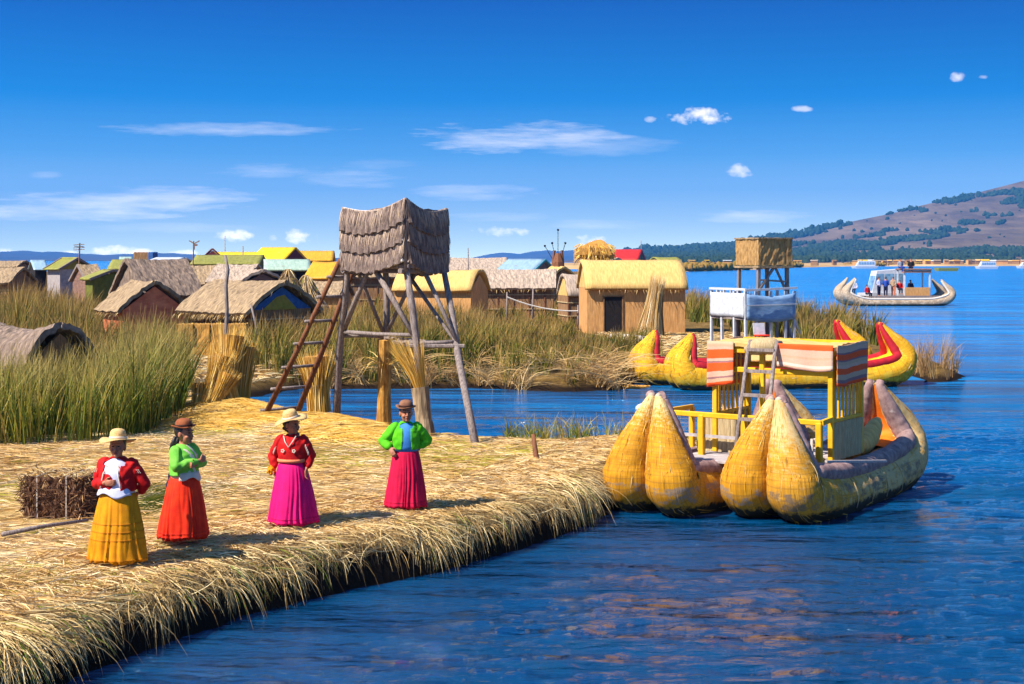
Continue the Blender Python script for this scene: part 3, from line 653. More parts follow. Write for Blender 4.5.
# rope line on posts
for i, (px, y0, y1) in enumerate(((507, 292, 325), (533, 289, 322), (578, 305, 330))):
    pole(('thin grey fence post under the bleached thatch hut', 'taller grey fence post in the middle of the rope line', 'grey fence post beside the narrow arched hut')[i], [at(px, y1, 62), at(px, y0, 62)], .05, group='posts of the rope line')
m = MB(); pts = [at(507 + (578 - 507) * t, 297 + 14 * t + 16 * t * (1 - t), 61.9) for t in np.linspace(0, 1, 12)]; m.tube(pts, .03, 5); tag(m.build('rope', M['rope']), 'pale rope sagging between the grey fence posts', 'rope')
# antennas
def antenna(label, px, y0, y1, Y, kind):
    t = thing('antenna', label, 'antenna', at(px, y0, Y)); h = (y0 - y1) / F * Y
    m = MB(); m.tube([(0, 0, 0), (.05, 0, h)], .05, 6); m.build('mast', M['brown_sheet'], t)
    m = MB(); w = h * .22
    if kind: 
        for z in (.92, .8, .72): m.bar((-w, 0, h * z), (w, 0, h * (z + .03)), .045)
        m.bar((-w * .6, -.3, h * .86), (w * .6, .3, h * .86), .04)
    else:
        for a in range(3): m.bar((.1, 0, h * .9), (.1 + w * math.cos(a * 2.1 + .5), 0, h * .9 + w * math.sin(a * 2.1 + .5)), .08)
        m.box((.2, 0, h * .85), (w * .6, .12, w * .3))
    m.build('aerial', M['brown_sheet'], t)
antenna('spiky television antenna above the olive roofed shelter', 79, 268, 243, 95, 1)
antenna('dark bent mast with small rotor left of the maroon gable', 193, 268, 241, 110, 0)
# brick box on the left skyline
t = thing('water_tank', 'square brick tank with blue side on the left skyline', 'tank', at(144, 263, 135)); m = MB(); m.box((0, 0, .5), (1.6, 1.6, 1.1), bev=.05); m.build('tank_body', M['wall_brown'], t); m = MB(); m.box((.9, -.1, .5), (.5, 1.7, 1.12), bev=.05); m.build('side_panel', M['blue_paint'], t)
# straw cone hut and gate arch and bird shaped lookout on the skyline
for (lab, px, y0, y1, Y, r) in (('shaggy straw cone tent behind the thatched hut', 288, 287, 269, 66, .9), ('smaller straw heap cone right of the shaggy cone', 306, 288, 275, 70, .9)):
    b = at(px, y0, Y); h = (y0 - y1) / F * Y; t = thing('straw_cone', lab, 'straw hut', (b.x, b.y, b.z - 1.2)); m = MB()
    m.tube([(0, 0, z) for z in np.linspace(0, 1.2 + h, 7)], list(np.linspace(r * 1.3, .1, 7)), 12, wob=.3); m.build('cover', M['thatch_tan'], t)
    n = 300; a = rng.uniform(0, 2 * PI, n); zz = rng.uniform(.6, 1.2 + h, n); rr = r * 1.3 * (1 - zz / (1.4 + h)); P0 = np.stack([np.cos(a) * rr, np.sin(a) * rr, zz], 1); P2 = P0 + np.stack([np.cos(a) * .3, np.sin(a) * .3, -.4 + 0 * a], 1)
    strands('straw_fringe', P0, P0 * .5 + P2 * .5 + [0, 0, .08], P2, rng.uniform(.02, .05, n), rng.uniform(0, 1, n), M['edge_straw'], t)
b = at(595, 262, 100); t = thing('straw_lookout', 'shaggy straw canopy on poles left of the red roof', 'lookout', (b.x, b.y, b.z - 2.6))
m = MB()
for sx in (-.8, .8):
    for sy in (-.6, .6): m.bar((sx * 1.2, sy, 0), (sx * .8, sy, 3.1), .14)
m.build('posts', M['redwood'], t)
m = MB(); m.loft([[(x * s + dx, y * s, z) for (x, y) in ((-1, -.7), (1, -.7), (1, .7), (-1, .7))] for (s, z, dx) in ((.8, 2.6, .1), (1.15, 3.1, 0), (1.05, 3.6, -.1), (.6, 4.0, .15), (.15, 4.2, .3))]); m.build('canopy', M['bale'], t)
n = 500; a = rng.uniform(0, 2 * PI, n); P0 = np.stack([np.cos(a) * 1.1, np.sin(a) * .7, rng.uniform(2.9, 3.9, n)], 1); P2 = P0 + np.stack([np.cos(a) * .45, np.sin(a) * .4, -.1 - rng.uniform(0, .6, n)], 1)
strands('straw_fringe', P0, P0 * .5 + P2 * .5 + [0, 0, .1], P2, rng.uniform(.03, .06, n), rng.uniform(0, 1, n), M['straw_gold'], t)
b = at(558, 262, 96); t = thing('reed_figure', 'small dark gold reed figure with upright rods on the skyline', 'sculpture', (b.x, b.y, b.z - 1.4))
m = MB(); m.tube([(0, 0, 0), (0, 0, 1.4), (0, 0, 2.0)], [.5, .42, .2], 8); m.tube([(-.35, 0, 1.3), (-.25, 0, 2.2)], .1, 6); m.tube([(.35, 0, 1.3), (.25, 0, 2.2)], .1, 6); m.build('figure_body', M['redwood'], t)
m = MB()
for (dx, z) in ((0, 3.6), (-.4, 2.7), (.5, 2.7), (-.9, 2.5)): m.bar((dx * .3, 0, 1.4), (dx, 0, z), .04); m.ell((dx, 0, z), (.08, .08, .08), None, 6, 5)
m.build('rod', M['dark'], t)

# ------------------------------------------------------------------ wooden watchtower with thatched cabin
def local(o, p): return Vector(p) - o.location
c0 = Vector((-2.3, 27.9, GZ)); T = thing('watchtower', 'tall stilted wooden watchtower with grey thatched cabin', 'lookout tower', c0)
Fc = Vector((X(405, 27.1), 27.1, 0)); e1 = Vector((.8, -.6, 0)) * 1.52; e2 = Vector((.6, .8, 0)) * 1.12
cor = {'front': Fc, 'left': Fc - e1, 'right': Fc + e2, 'back': Fc - e1 + e2}
zb = 3.98
base = {'left': gp(336, 419), 'back': gp(384, 421), 'front': gp(426, 437), 'right': gp(478, 444)}
for kx, b in base.items():
    b = b - Vector((0, 0, .25)); tp = cor[kx] + Vector((0, 0, zb + .1)); m = MB()
    mid = (b + tp) / 2 + Vector((random.uniform(-.05, .05), 0, 0)); m.tube([local(T, v) for v in (b, b.lerp(mid, .5), mid, mid.lerp(tp, .5) + Vector((.02, 0, 0)), tp)], [.085, .078, .072, .068, .06], 8, wob=.12); m.build('leg', M['wood'], T, True)
def tb(p, q, r=.045, nm='brace', mat='wood'):
    m = MB(); p, q = Vector(p), Vector(q); m.tube([local(T, p), local(T, (p + q) / 2 + Vector((0, 0, random.uniform(-.02, .02)))), local(T, q)], [r, r * .9, r * .85], 7, wob=.1); m.build(nm, M[mat], T, True)
L_ = lambda kx, z: base[kx].lerp(cor[kx] + Vector((0, 0, zb)), (z - GZ) / (zb - GZ))
for (a, b_, z) in (('left', 'front', 2.62), ('front', 'right', 2.5), ('right', 'back', 2.45), ('back', 'left', 2.5)): tb(L_(a, z), L_(b_, z + .03), .045, 'crossbar')
tb(L_('left', 2.6), (cor['left'].lerp(cor['front'], .4)) + Vector((0, 0, zb)), .06)
tb(cor['left'].lerp(cor['front'], .45) + Vector((0, 0, zb)), L_('front', 2.65), .06)
tb(cor['front'].lerp(cor['right'], .45) + Vector((0, 0, zb)), L_('right', 2.5), .05)
tb(L_('back', 2.5), cor['left'].lerp(cor['back'], .2) + Vector((0, 0, zb)), .045)
tb(L_('back', 2.5), cor['right'].lerp(cor['back'], .4) + Vector((0, 0, zb)), .045)
tb(cor['back'].lerp(cor['right'], .3) + Vector((0, 0, zb)), L_('right', 2.45), .045)
# small landing of poles half way up
m = MB()
for i in range(6): a_ = L_('front', 2.44).lerp(L_('back', 2.44), i / 9); b_ = L_('right', 2.44).lerp(L_('back', 2.44), i / 9); m.tube([local(T, a_ - Vector((.1, 0, 0))), local(T, b_ + Vector((.12, 0, 0)))], .04, 6)
m.build('landing', M['wood'], T)
m = MB()
for i in range(12):
    a_ = cor['left'].lerp(cor['back'], i / 11); b_ = cor['front'].lerp(cor['right'], i / 11); d_ = (b_ - a_).normalized() * .12
    m.tube([local(T, a_ - d_ + Vector((0, 0, zb))), local(T, b_ + d_ + Vector((0, 0, zb)))], .05, 6, wob=.2)
for i in range(3):
    a_ = cor['left'].lerp(cor['front'], i / 2); b_ = cor['back'].lerp(cor['right'], i / 2); m.tube([local(T, a_ - e2.normalized() * .15 + Vector((0, 0, zb - .09))), local(T, b_ + e2.normalized() * .15 + Vector((0, 0, zb - .09)))], .055, 6)
m.build('platform', M['wood'], T)
# thatched panels hanging in three layers
zt_ = 5.12
def panel(a, b, nm, peak0, peak1, low0, low1):
    A, B = cor[a], cor[b]; out = (B - A).cross(Vector((0, 0, 1))).normalized()
    m = MB()
    for k in range(3):
        def P(u, v, k=k):
            top = zt_ - .02 + peak0 * (1 - u) ** 2 + peak1 * u ** 2 - .10 * math.sin(PI * u); bot = zb - .02 + low0 * (1 - u) + low1 * u - .13 * math.sin(PI * u)
            z0 = top + (bot - top) * (k / 3); z1 = top + (bot - top) * ((k + 1) / 3 + .05); p = A.lerp(B, -.03 + 1.06 * u)
            q = p + out * (.05 + .07 * v + .015 * math.sin(u * 60 + k)); return local(T, Vector((q.x, q.y, z0 + (z1 - z0) * v + (.02 * math.sin(u * 47 + k * 2) if v > .9 else 0))))
        m.slab(lambda u, v: P(u, v), 40, 4, .05, .03)
    o = m.build(nm, M['tower_thatch'], T)
    n = 3200; u = rng.uniform(-.02, 1.02, n); k = rng.integers(0, 3, n); top = zt_ + peak0 * (1 - u) ** 2 + peak1 * u ** 2 - .10 * np.sin(PI * u); bot = zb + low0 * (1 - u) + low1 * u - .13 * np.sin(PI * u)
    z0 = top + (bot - top) * k / 3 + rng.uniform(-.02, .02, n) - T.location.z; Ln = (top - bot) / 3 * rng.uniform(.75, 1.06, n)
    An = np.array(local(T, A)); Bn = np.array(local(T, B)); on = np.array(out); p = An + (Bn - An) * (-.03 + 1.06 * u)[:, None]
    P0 = p + on * .09; P0[:, 2] = z0; P2 = p + on * (.12 + rng.uniform(0, .03, n))[:, None]; P2[:, 0] += rng.normal(0, .02, n); P2[:, 2] = z0 - Ln; P1 = (P0 + P2) / 2 + on * .03
    sd = np.repeat(((Bn - An) / np.linalg.norm(Bn - An))[None], n, 0)
    strands('thatch_strands', P0, P1, P2, rng.uniform(.006, .016, n), rng.uniform(0, 1, n), M['grey_straw'], o, side=sd)
    m = MB()
    for k in range(4):
        pts = []
        for uu in np.linspace(0, 1, 12):
            top = zt_ + peak0 * (1 - uu) ** 2 + peak1 * uu ** 2 - .10 * math.sin(PI * uu); bot = zb - .04 + low0 * (1 - uu) + low1 * uu - .13 * math.sin(PI * uu)
            q = A.lerp(B, -.04 + 1.08 * uu) + out * (.12 if k else .05); pts.append(local(T, Vector((q.x, q.y, top + (bot - top) * k / 3))))
        m.tube(pts, .022 if k < 3 else .03, 6, wob=.3)
    m.build('batten', M['rope'] if nm == 'cabin_wall' and a == 'left' else M['wood'], T)
M['tower_thatch'] = noisy('weathered_grey_thatch', [C(104, 86, 80), C(160, 138, 126)], 4, (3, 3, 1), .95, .9, .02, fine=(26, (3, 3, .5), .8))
M['grey_straw'] = uvmat('grey_straw', [(0, C(92, 74, 70)), (.5, C(150, 128, 116)), (.9, C(190, 166, 144)), (1, C(202, 174, 138))], .9)
panel('left', 'front', 'cabin_wall', .02, .16, 0, .16); panel('front', 'right', 'cabin_wall', .16, -.02, .14, -.02); panel('right', 'back', 'cabin_wall', 0, 0, 0, 0); panel('back', 'left', 'cabin_wall', 0, 0, 0, 0)
m = MB()
m.slab(lambda u, v: local(T, (cor['left'] * (1 - u) * (1 - v) + cor['front'] * u * (1 - v) + cor['right'] * u * v + cor['back'] * (1 - u) * v) + Vector((0, 0, zt_ - .06 + .1 * u * (1 - v) - .08 * math.sin(PI * u) * math.sin(PI * v)))), 8, 8, .06, .05)
m.build('roof', M['tower_thatch'], T)
for kx in cor:
    m = MB(); o_ = (cor[kx] - (cor['front'] + cor['back']) / 2).normalized() * .07; m.tube([local(T, cor[kx] + o_ + Vector((0, 0, z))) for z in (zb - .1, zb + .5, zt_ + (.15 if kx == 'front' else .02))], [.045, .04, .035], 7, wob=.1); m.build('corner_pole', M['wood'], T, True)
# wrapped reed bases on two legs
for kx, z1, rr in (('back', 2.45, .15), ('front', 1.65, .17)):
    b0 = base[kx]; m = MB(); m.tube([local(T, L_(kx, z)) for z in np.linspace(GZ - .1, z1, 8)], [rr * (1.15 if i < 2 else 1) for i in range(8)], 10, wob=.15); m.build('reed_wrap', M['bale'] if kx == 'back' else M['thatch_tan'], T)
n = 260; s0 = np.array(local(T, L_('front', 1.6))); a = rng.uniform(0, 2 * PI, n); P0 = s0 + np.stack([np.cos(a) * .1, np.sin(a) * .1, 0 * a], 1); P1 = P0 + np.stack([np.cos(a) * .05 - .08, np.sin(a) * .05, .45 + 0 * a], 1); P2 = P0 + np.stack([np.cos(a) * .25 - .28, np.sin(a) * .2, rng.uniform(.7, 1.1, n)], 1)
strands('reed_plume', P0, P1, P2, rng.uniform(.01, .02, n), rng.uniform(0, .8, n), M['straw_gold'], T)
n = 60; s0 = np.array(local(T, L_('back', 1.9))); a = rng.uniform(0, 2 * PI, n); P0 = s0 + np.stack([np.cos(a) * .1, np.sin(a) * .1, 0 * a], 1); P1 = P0 + np.stack([np.cos(a) * .3, np.sin(a) * .3, .25 + 0 * a], 1); P2 = P0 + np.stack([np.cos(a) * .7, np.sin(a) * .5, rng.uniform(-.4, .3, n)], 1)
strands('loose_reeds', P0, P1, P2, rng.uniform(.008, .015, n), rng.uniform(.4, 1, n), M['straw_gold'], T)
# ladder
b1 = gp(261, 419); b2 = b1 + Vector((.62, .55, 0)); t1 = at(340, 263, 28.0); t2 = at(357, 266, 28.4); t1.z = t2.z = 4.1
LD = thing('ladder', 'rough brown pole ladder leaning on the watchtower', 'ladder', b1)
for p, q in ((b1, t1), (b2, t2)):
    m = MB(); m.tube([p - b1 - Vector((0, 0, .1)), (p + q) / 2 - b1 + Vector((.03, 0, -.03)), q - b1], [.065, .055, .045], 8, wob=.1); m.build('rail', M['redwood'], LD, True)
for s in (.06, .2, .34, .49, .63, .78, .9):
    m = MB(); p, q = b1.lerp(t1, s) - b1, b2.lerp(t2, s) - b1; d_ = (q - p).normalized() * .12; m.tube([p - d_, q + d_], .035, 7, wob=.15); m.build('rung', M['wood'], LD, True)

# ------------------------------------------------------------------ second lookout with canvas balcony
Yc = 57; cx = X(746, Yc - .8); T2 = thing('lookout', 'small reed lookout with blue and white canvas balcony', 'lookout tower', (cx, Yc - .8, hz(cx, Yc)), math.radians(25))
m = MB(); zg = T2.location.z
Z = lambda y: CAMZ - (y - HOR) / F * Yc - zg
for (x, y) in ((0, 0), (.5, 0), (1.2, 0), (1.9, 0), (2.35, 0), (0, .8), (0, 1.7), (0, 2.5), (2.35, 1.2), (2.35, 2.5), (1.2, 2.5)):
    m.bar((x, y, -.2), (x + random.uniform(-.05, .05), y, Z(291)), .1)
m.bar((2.35, .2, Z(310)), (3.0, .1, -.2), .1); m.bar((2.35, .8, Z(310)), (3.1, .9, -.2), .1); m.build('balcony_post', M['white_paint'], T2)
m = MB()
for (x, y) in ((1.1, .7), (2.5, .7), (1.1, 2.1), (2.5, 2.1)): m.bar((x + .06 * (x - 1.8), y, -.1), (x, y, Z(266)), .13)
m.bar((1.1, .65, Z(290)), (1.8, .65, Z(268)), .09); m.bar((2.5, .65, Z(295)), (1.9, .65, Z(268)), .08); m.bar((1.1, .65, Z(280)), (2.5, .65, Z(282)), .07)
m.build('tower_leg', M['wood'], T2)
m = MB(); m.box((1.18, 1.25, Z(318)), (2.45, 2.6, .1)); m.build('balcony_floor', M['wood'], T2)
for (nm, mt_, Pf) in (('canvas', 'blue_sheet', lambda u, v: (2.35 * u, -.06 - .012 * math.sin(9 * u + 3 * v), Z(293 + 3 * math.sin(PI * u)) + (Z(319) - Z(293)) * v)),
                   ('canvas', 'white_paint', lambda u, v: (-.07 - .03 * math.sin(8 * u), 2.5 * (1 - u), Z(293) + (Z(317) - Z(293)) * v))):
    m = MB(); m.slab(Pf, 16, 6, .02, .02); o = m.build(nm, M[mt_], T2, True)
m = MB(); m.bar((-.1, -.05, Z(290)), (2.45, -.05, Z(288)), .09); m.bar((-.05, -.05, Z(289)), (-.05, 2.55, Z(289)), .09); m.bar((-.1, -.14, Z(305)), (2.4, -.14, Z(304)), .04)
for i in range(5): m.bar((-.05, .5 * i, Z(294)), (-.05, .5 * i, Z(288)), .07)
m.build('balcony_rail', M['white_paint'], T2)
m = MB()
P4 = lambda s, z, dx=0: [(1.0 - s + dx, .55 - s, z), (2.66 + s + dx, .55 - s, z + .03), (2.66 + s + dx, 2.2 + s, z + .03), (1.0 - s + dx, 2.2 + s, z)]
for sgn in range(4):
    a_ = P4(.0, 0)[sgn]; b_ = P4(.0, 0)[(sgn + 1) % 4]; z0, z1 = Z(265), Z(238)
    m.slab(lambda u, v: (a_[0] + (b_[0] - a_[0]) * u, a_[1] + (b_[1] - a_[1]) * u, z0 + (z1 - z0) * v + (u - .5) * .0), 16, 6, .09, .05)
m.build('cabin_wall', M['cabin_reed'], T2)
m = MB(); m.slab(lambda u, v: (.95 + 1.76 * u, .5 + 1.75 * v, Z(237.5)), 8, 8, .06, .04); m.slab(lambda u, v: (.95 + 1.76 * u, .5 + 1.75 * v, Z(266)), 8, 8, .08, .02); m.build('roof', M['thatch_tan'], T2)
# folded red cloth under it
p = gp(762, 346); t = thing('red_chair', 'small red plastic chair under the reed lookout', 'chair', p, .3)
M['red_plastic'] = noisy('red_plastic', [C(214, 48, 16), C(232, 62, 24)], 4, rough=.4)
m = MB(); m.box((0, 0, .42), (.5, .45, .06), bev=.02); m.build('seat', M['red_plastic'], t); m = MB(); m.slab(lambda u, v: ((u - .5) * .5, .2 + .08 * v, .45 + v * .45), 4, 4, .04); m.build('backrest', M['white_paint'], t)
for sx in (-.2, .2):
    for sy in (-.18, .18): m = MB(); m.bar((sx * 1.1, sy * 1.1, 0), (sx, sy, .42), .05); m.build('leg', M['red_plastic'], t)
p = gp(612, 341, .7); p2 = gp(648, 344, .7)
o = MB().tube([Vector((0, 0, .15)), (p2 - p) * .5 + Vector((0, 0, .17)), (p2 - p) + Vector((0, 0, .14))], [.16, .18, .16], 9, wob=.2).build('driftwood_log', M['rope'], None, True); o.location = p; tag(o, 'pale weathered log lying near the reed cone', 'log')

# ------------------------------------------------------------------ reed boats
def hull_curve(L, ovp, ovs, zp, zs, fat=.5):
    """centreline points (s, z, r, spread) from the prow tip to the stern tip"""
    pr = [(0, 1.0, .065, .068), (-.15, .92, .115, .115), (-.5, .78, .195, .19), (-1.0, .60, .30, .29), (-1.1, .42, .385, .375), (-.5, .235, .435, .41)]
    pts = []
    for (o, h, r, y) in pr: pts.append((ovp * -o * -1 * 1.0 if False else ovp * o, h * zp, r * fat / .5, y))
    pts.append((.75, .26, fat * .9, .42)); pts.append((1.5, .22, fat * .9, .42))
    mid = [(L * .5, .22, fat * .88, .42)]
    st = [(L - ovs * o, h * zs, r * fat / .5, y) for (o, h, r, y) in pr[::-1]]
    st = [(L + 0 - ovs * o, h, r, y) for (o, h, r, y) in [(q[0], q[1] * zs, q[2] * fat / .5, q[3]) for q in pr[::-1]]]
    pts += mid + [(L - 1.5, .22, fat * .9, .42), (L - .75, .26, fat * .9, .42)] + st
    # Catmull-Rom
    out = []; P = [Vector(p[:3] + (p[3],)) if False else p for p in pts]
    for i in range(len(P) - 1):
        p0, p1, p2, p3 = P[max(i - 1, 0)], P[i], P[i + 1], P[min(i + 2, len(P) - 1)]
        for k in range(6):
            t = k / 6
            out.append(tuple(.5 * ((2 * p1[j]) + (-p0[j] + p2[j]) * t + (2 * p0[j] - 5 * p1[j] + 4 * p2[j] - p3[j]) * t * t + (-p0[j] + 3 * p1[j] - 3 * p2[j] + p3[j]) * t ** 3) for j in range(4)))
    out.append(P[-1]); return out
def bundle(cv, sg, y0, dx, n=30):
    """fat reed bundle along the curve with uv (around, along)"""
    m = len(cv); rings = []
    for i, (s, z, r, sp) in enumerate(cv):
        a, b = cv[max(i - 1, 0)], cv[min(i + 1, m - 1)]; t = Vector((b[0] - a[0], 0, b[1] - a[1])).normalized(); nn = Vector((-t.z, 0, t.x))
        c = Vector((s + dx, y0 + sg * sp, z)); rg = []
        for k in range(n):
            th = 2 * PI * k / n; rr = r * (1 + .022 * math.sin(i * 2.1 + k) + .015 * math.sin(k * 5 + i * .3))
            if i % 3 == 0: rr *= .988
            rg.append(c + nn * math.cos(th) * rr + Vector((0, 1, 0)) * math.sin(th) * rr * 1.02)
        rings.append(rg)
    mb = MB(); mb.loft(rings); return mb, m, n
def bundle_obj(name, cv, sg, y0, dx, mat, parent, n=30):
    mb, m, n = bundle(cv, sg, y0, dx, n); o = mb.build(name, mat, parent, True)
    me = o.data; uv = me.uv_layers.new(name='uv'); d = np.zeros((len(me.loops), 2)); li = 0
    for p in me.polygons:
        vi = list(p.vertices)
        if len(vi) == 4:
            ks = [v % n for v in vi]; wrap = (0 in ks) and (n - 1 in ks)
            for q, v in zip(ks, vi): d[li] = ((n if (wrap and q == 0) else q) / n, (v // n) / (m - 1)); li += 1
        else: li += len(vi)
    uv.data.foreach_set('uv', d.astype(np.float32).ravel()); return o
def stems_on(cv, sg, y0, dx, mat, parent, n, lo=.12, hi=.5, wd=(.005, .012), ax_=1.004):
    """loose single stems lying along a bundle"""
    m = len(cv); P = [[], [], []]
    A = np.array(cv)
    def pt(i, th, k):
        i = max(0, min(m - 1.001, i)); a = int(i); f_ = i - a; c = A[a] * (1 - f_) + A[a + 1] * f_; t = Vector((A[a + 1][0] - A[a][0], 0, A[a + 1][1] - A[a][1])).normalized(); nn = Vector((-t.z, 0, t.x))
        return Vector((c[0] + dx, y0 + sg * c[3], c[1])) + (nn * math.cos(th) + Vector((0, 1, 0)) * math.sin(th)) * c[2] * k
    for q in range(n):
        i = random.uniform(0, m - 3); th = random.uniform(0, 2 * PI); L = random.uniform(lo, hi) * 9; d_ = random.uniform(-.12, .12)
        a, b_, c = pt(i, th, ax_), pt(i + L / 2, th + d_ / 2, ax_ + .012), pt(min(i + L, m - 1.1), th + d_, ax_ + random.uniform(0, .02))
        P[0].append(a); P[1].append(b_ * 2 - (a + c) / 2); P[2].append(c)
    P = [np.array([tuple(v) for v in q]) for q in P]; side = np.cross(P[2] - P[0], np.array([0, 0, 1.0]) + rng.normal(0, .2, P[0].shape)); side /= np.maximum(np.linalg.norm(side, axis=1, keepdims=True), 1e-6)
    o = strands('loose_stems', P[0], P[1], P[2], rng.uniform(*wd, n), rng.uniform(0, 1, n), mat, parent); o['kind'] = 'stuff'
def edge_pts(cv, i0, i1, y0, sg, off, k, dx):
    out = []; m = len(cv)
    for i in range(i0, i1 + 1):
        s, z, r, sp = cv[i]; a, b = cv[max(i - 1, 0)], cv[min(i + 1, m - 1)]; t = Vector((b[0] - a[0], 0, b[1] - a[1])).normalized(); nn = Vector((-t.z, 0, t.x))
        out.append(Vector((s + dx, y0 + sg * (sp + r * off), z)) + nn * r * k)
    for _ in range(14): out = [out[0]] + [(out[i - 1] + out[i] * 2 + out[i + 1]) / 4 for i in range(1, len(out) - 1)] + [out[-1]]
    return out
def twin_hull(T, cv, y0, dx, hull, rollm, panel, rr=(.07, .15), ties=True, sides=None, hull2=None, stems=0):
    for sg in (1, -1):
        bo_ = bundle_obj('reed_bundle', cv, sg, y0, dx, hull2 if (hull2 and sg < 0) else hull, T)
        if stems: stems_on(cv, sg, y0, dx, M['hull_stems'], bo_, stems, wd=(.005, .012) if ties else (.015, .03))
    m = len(cv)
    for sg in (1, -1):
        pts = edge_pts(cv, 1, m - 2, y0, sg, .35, .88, dx); n = len(pts)
        rad = [rr[0] + (rr[1] - rr[0]) * min(1, min(i, n - 1 - i) / 14) for i in range(n)]
        mb = MB(); mb.tube([cv_tip(cv, 0, y0, sg, dx)] + pts + [cv_tip(cv, m - 1, y0, sg, dx)], [rr[0]] + rad + [rr[0]], 14, wob=.1); mb.build('gunwale_roll', rollm, T, True)
    if panel:
        for (i0, i1) in ((2, 34), (m - 35, m - 3)):
            A = edge_pts(cv, i0, i1, y0, 1, .28, .9, dx); B = edge_pts(cv, i0, i1, y0, -1, .28, .9, dx); mb = MB(); rings = []
            for a, b in zip(A, B): rings.append([a.lerp(b, q / 8) + Vector((0, 0, .06 * math.sin(PI * q / 8))) - (Vector((0, 0, .05)) if q == 4 else Vector()) for q in range(9)])
            mb.loft(rings, closed=False); mb.build('inner_panel', panel, T, True)
    # pale rope ends at both tips
    for i in (0, m - 1):
        for sg in (1, -1):
            s, z, r, sp = cv[i]; mb = MB(); mb.ell((s + dx, y0 + sg * sp, z + .0), (.062, .062, .055), None, 10, 7); mb.build('tip_cap', M['thatch_pink'] if ties else hull, T, True)
def cv_tip(cv, i, y0, sg, dx):
    s, z, r, sp = cv[i]; return Vector((s + dx, y0 + sg * (sp + .03), z + .03))

# near catamaran: origin at the prow tip of the right hull, +X towards the stern
ang = math.radians(54.7); Rt = Vector((X(775, 22.2), 22.2, 0))
BT = thing('reed_boat', 'large worn yellow double hulled reed boat with striped awning in the foreground', 'boat', Rt, ang)
ax = Vector((math.cos(ang), math.sin(ang), 0)); ay = Vector((-math.sin(ang), math.cos(ang), 0))
def bl(p): p = Vector(p) - Rt; return Vector((p.dot(ax), p.dot(ay), p.z))
cvR = hull_curve(4.35, .16, .48, 1.88, 1.84)
cvL = hull_curve(4.5, .16, .42, 1.89, 1.78)
twin_hull(BT, cvR, 0, 0, M['hull'], M['purple_roll'], M['orange_panel'], (.075, .17), hull2=M['hull_side'], stems=900)
twin_hull(BT, cvL, 1.82, -.62, M['hull'], M['purple_roll'], M['orange_panel'], (.075, .15), stems=800)
def part(name, mat, fn, smooth=False, T_=BT): m = MB(); fn(m); return m.build(name, M[mat], T_, smooth)
x0, x1, y0, y1 = 1.35, 2.65, -.38, 1.74; zd, zr_ = .78, 2.6
def f(m):
    for i in range(16): m.box((.35 + i * .205, .9, zd - .02 + random.uniform(-.012, .012)), (.19, 2.1 + random.uniform(-.1, .1), .05), bev=.008)
part('deck', 'grey_deck', f)
for (x, y) in ((x0, y0), (x1, y0), (x0, y1), (x1, y1), (x0, .85)):
    part('post', 'yellow_wood', lambda m: m.box((x, y, (zd + zr_) / 2), (.085, .085, zr_ - zd), bev=.01))
def f(m):
    for y in (y0, y1): m.box(((x0 + x1) / 2, y, zr_ - .04), (x1 - x0 + .1, .07, .09), bev=.01)
    for x in (x0, x1): m.box((x, (y0 + y1) / 2, zr_ - .045), (.07, y1 - y0 + .12, .1), bev=.01); m.box((x, (y0 + y1) / 2, zr_ - .38), (.055, y1 - y0, .09), bev=.01)
part('roof_frame', 'yellow_wood', f)
part('roof', 'thatch_yellow', lambda m: m.slab(lambda u, v: (x0 - .08 + (x1 - x0 + .16) * u, y0 - .08 + (y1 - y0 + .16) * v, zr_ + .06 + .05 * math.sin(PI * u) - .02 * math.sin(7 * v)), 14, 20, .06, .02))
part('roof_edge', 'yellow_wood', lambda m: [m.bar((x1 + .02, y0 - .1, zr_ + .07), (x1 + .02, y1 + .1, zr_ + .07), .07), m.bar((x0, y1 + .1, zr_ + .05), (x1, y1 + .1, zr_ + .05), .06)])
for y in (y0, y1):
    for i in range(1, 8):
        xx = x0 + (x1 - x0) * i / 8; part('slat', 'yellow_wood', lambda m: m.box((xx, y, (zd + .55 + zr_) / 2), (.06, .035, zr_ - zd - .55), bev=.008))
    part('side_rail', 'yellow_wood', lambda m: m.box(((x0 + x1) / 2, y, zd + .66), (x1 - x0 + .05, .06, .06), bev=.01))
    def f(m):
        m.slab(lambda u, v: (x0 + .04 + (x1 - x0 - .08) * u, y + (-.04 if y < 0 else .04) - .015 * math.sin(40 * u), zd + .0 + .62 * v), 40, 5, .03 if y < 0 else -.03, .012)
    part('reed_mat', 'mat_reed', f)
def clothpart(mat, P, nu=24, nv=12, name='awning_cloth'):
    m = MB(); m.slab(P, nu, nv, .012, .004); o = m.build(name, M[mat], BT, True); me = o.data; uv = me.uv_layers.new(name='uv'); d = np.zeros((len(me.loops), 2)); N = (nu + 1) * (nv + 1)
    vi = np.zeros(len(me.loops), np.int32); me.loops.foreach_get('vertex_index', vi); vi = vi % N
    d[:, 0] = (vi % (nu + 1)) / nu; d[:, 1] = (vi // (nu + 1)) / nv * .98; uv.data.foreach_set('uv', d.astype(np.float32).ravel()); return o
clothpart('stripe_h', lambda u, v: (x0 - .03 + (x1 - x0 + .08) * u, y0 - .11 - .025 * math.sin(u * 11) * v, zr_ + .10 - .68 * v - .02 * math.sin(u * 6)))
clothpart('stripe_l', lambda u, v: (x0 - .03 + (x1 - x0 + .08) * u, y1 + .11 + .03 * math.sin(u * 9) * v, zr_ + .10 - (.8 + .05 * u) * v - .02 * math.sin(u * 6)))
clothpart('stripe_l', lambda u, v: (x0 - .11 - .03 * math.sin(u * 7) * v, y1 - .4 + .5 * u, zr_ + .10 - (.72 + .08 * u) * v), name='awning_cloth')
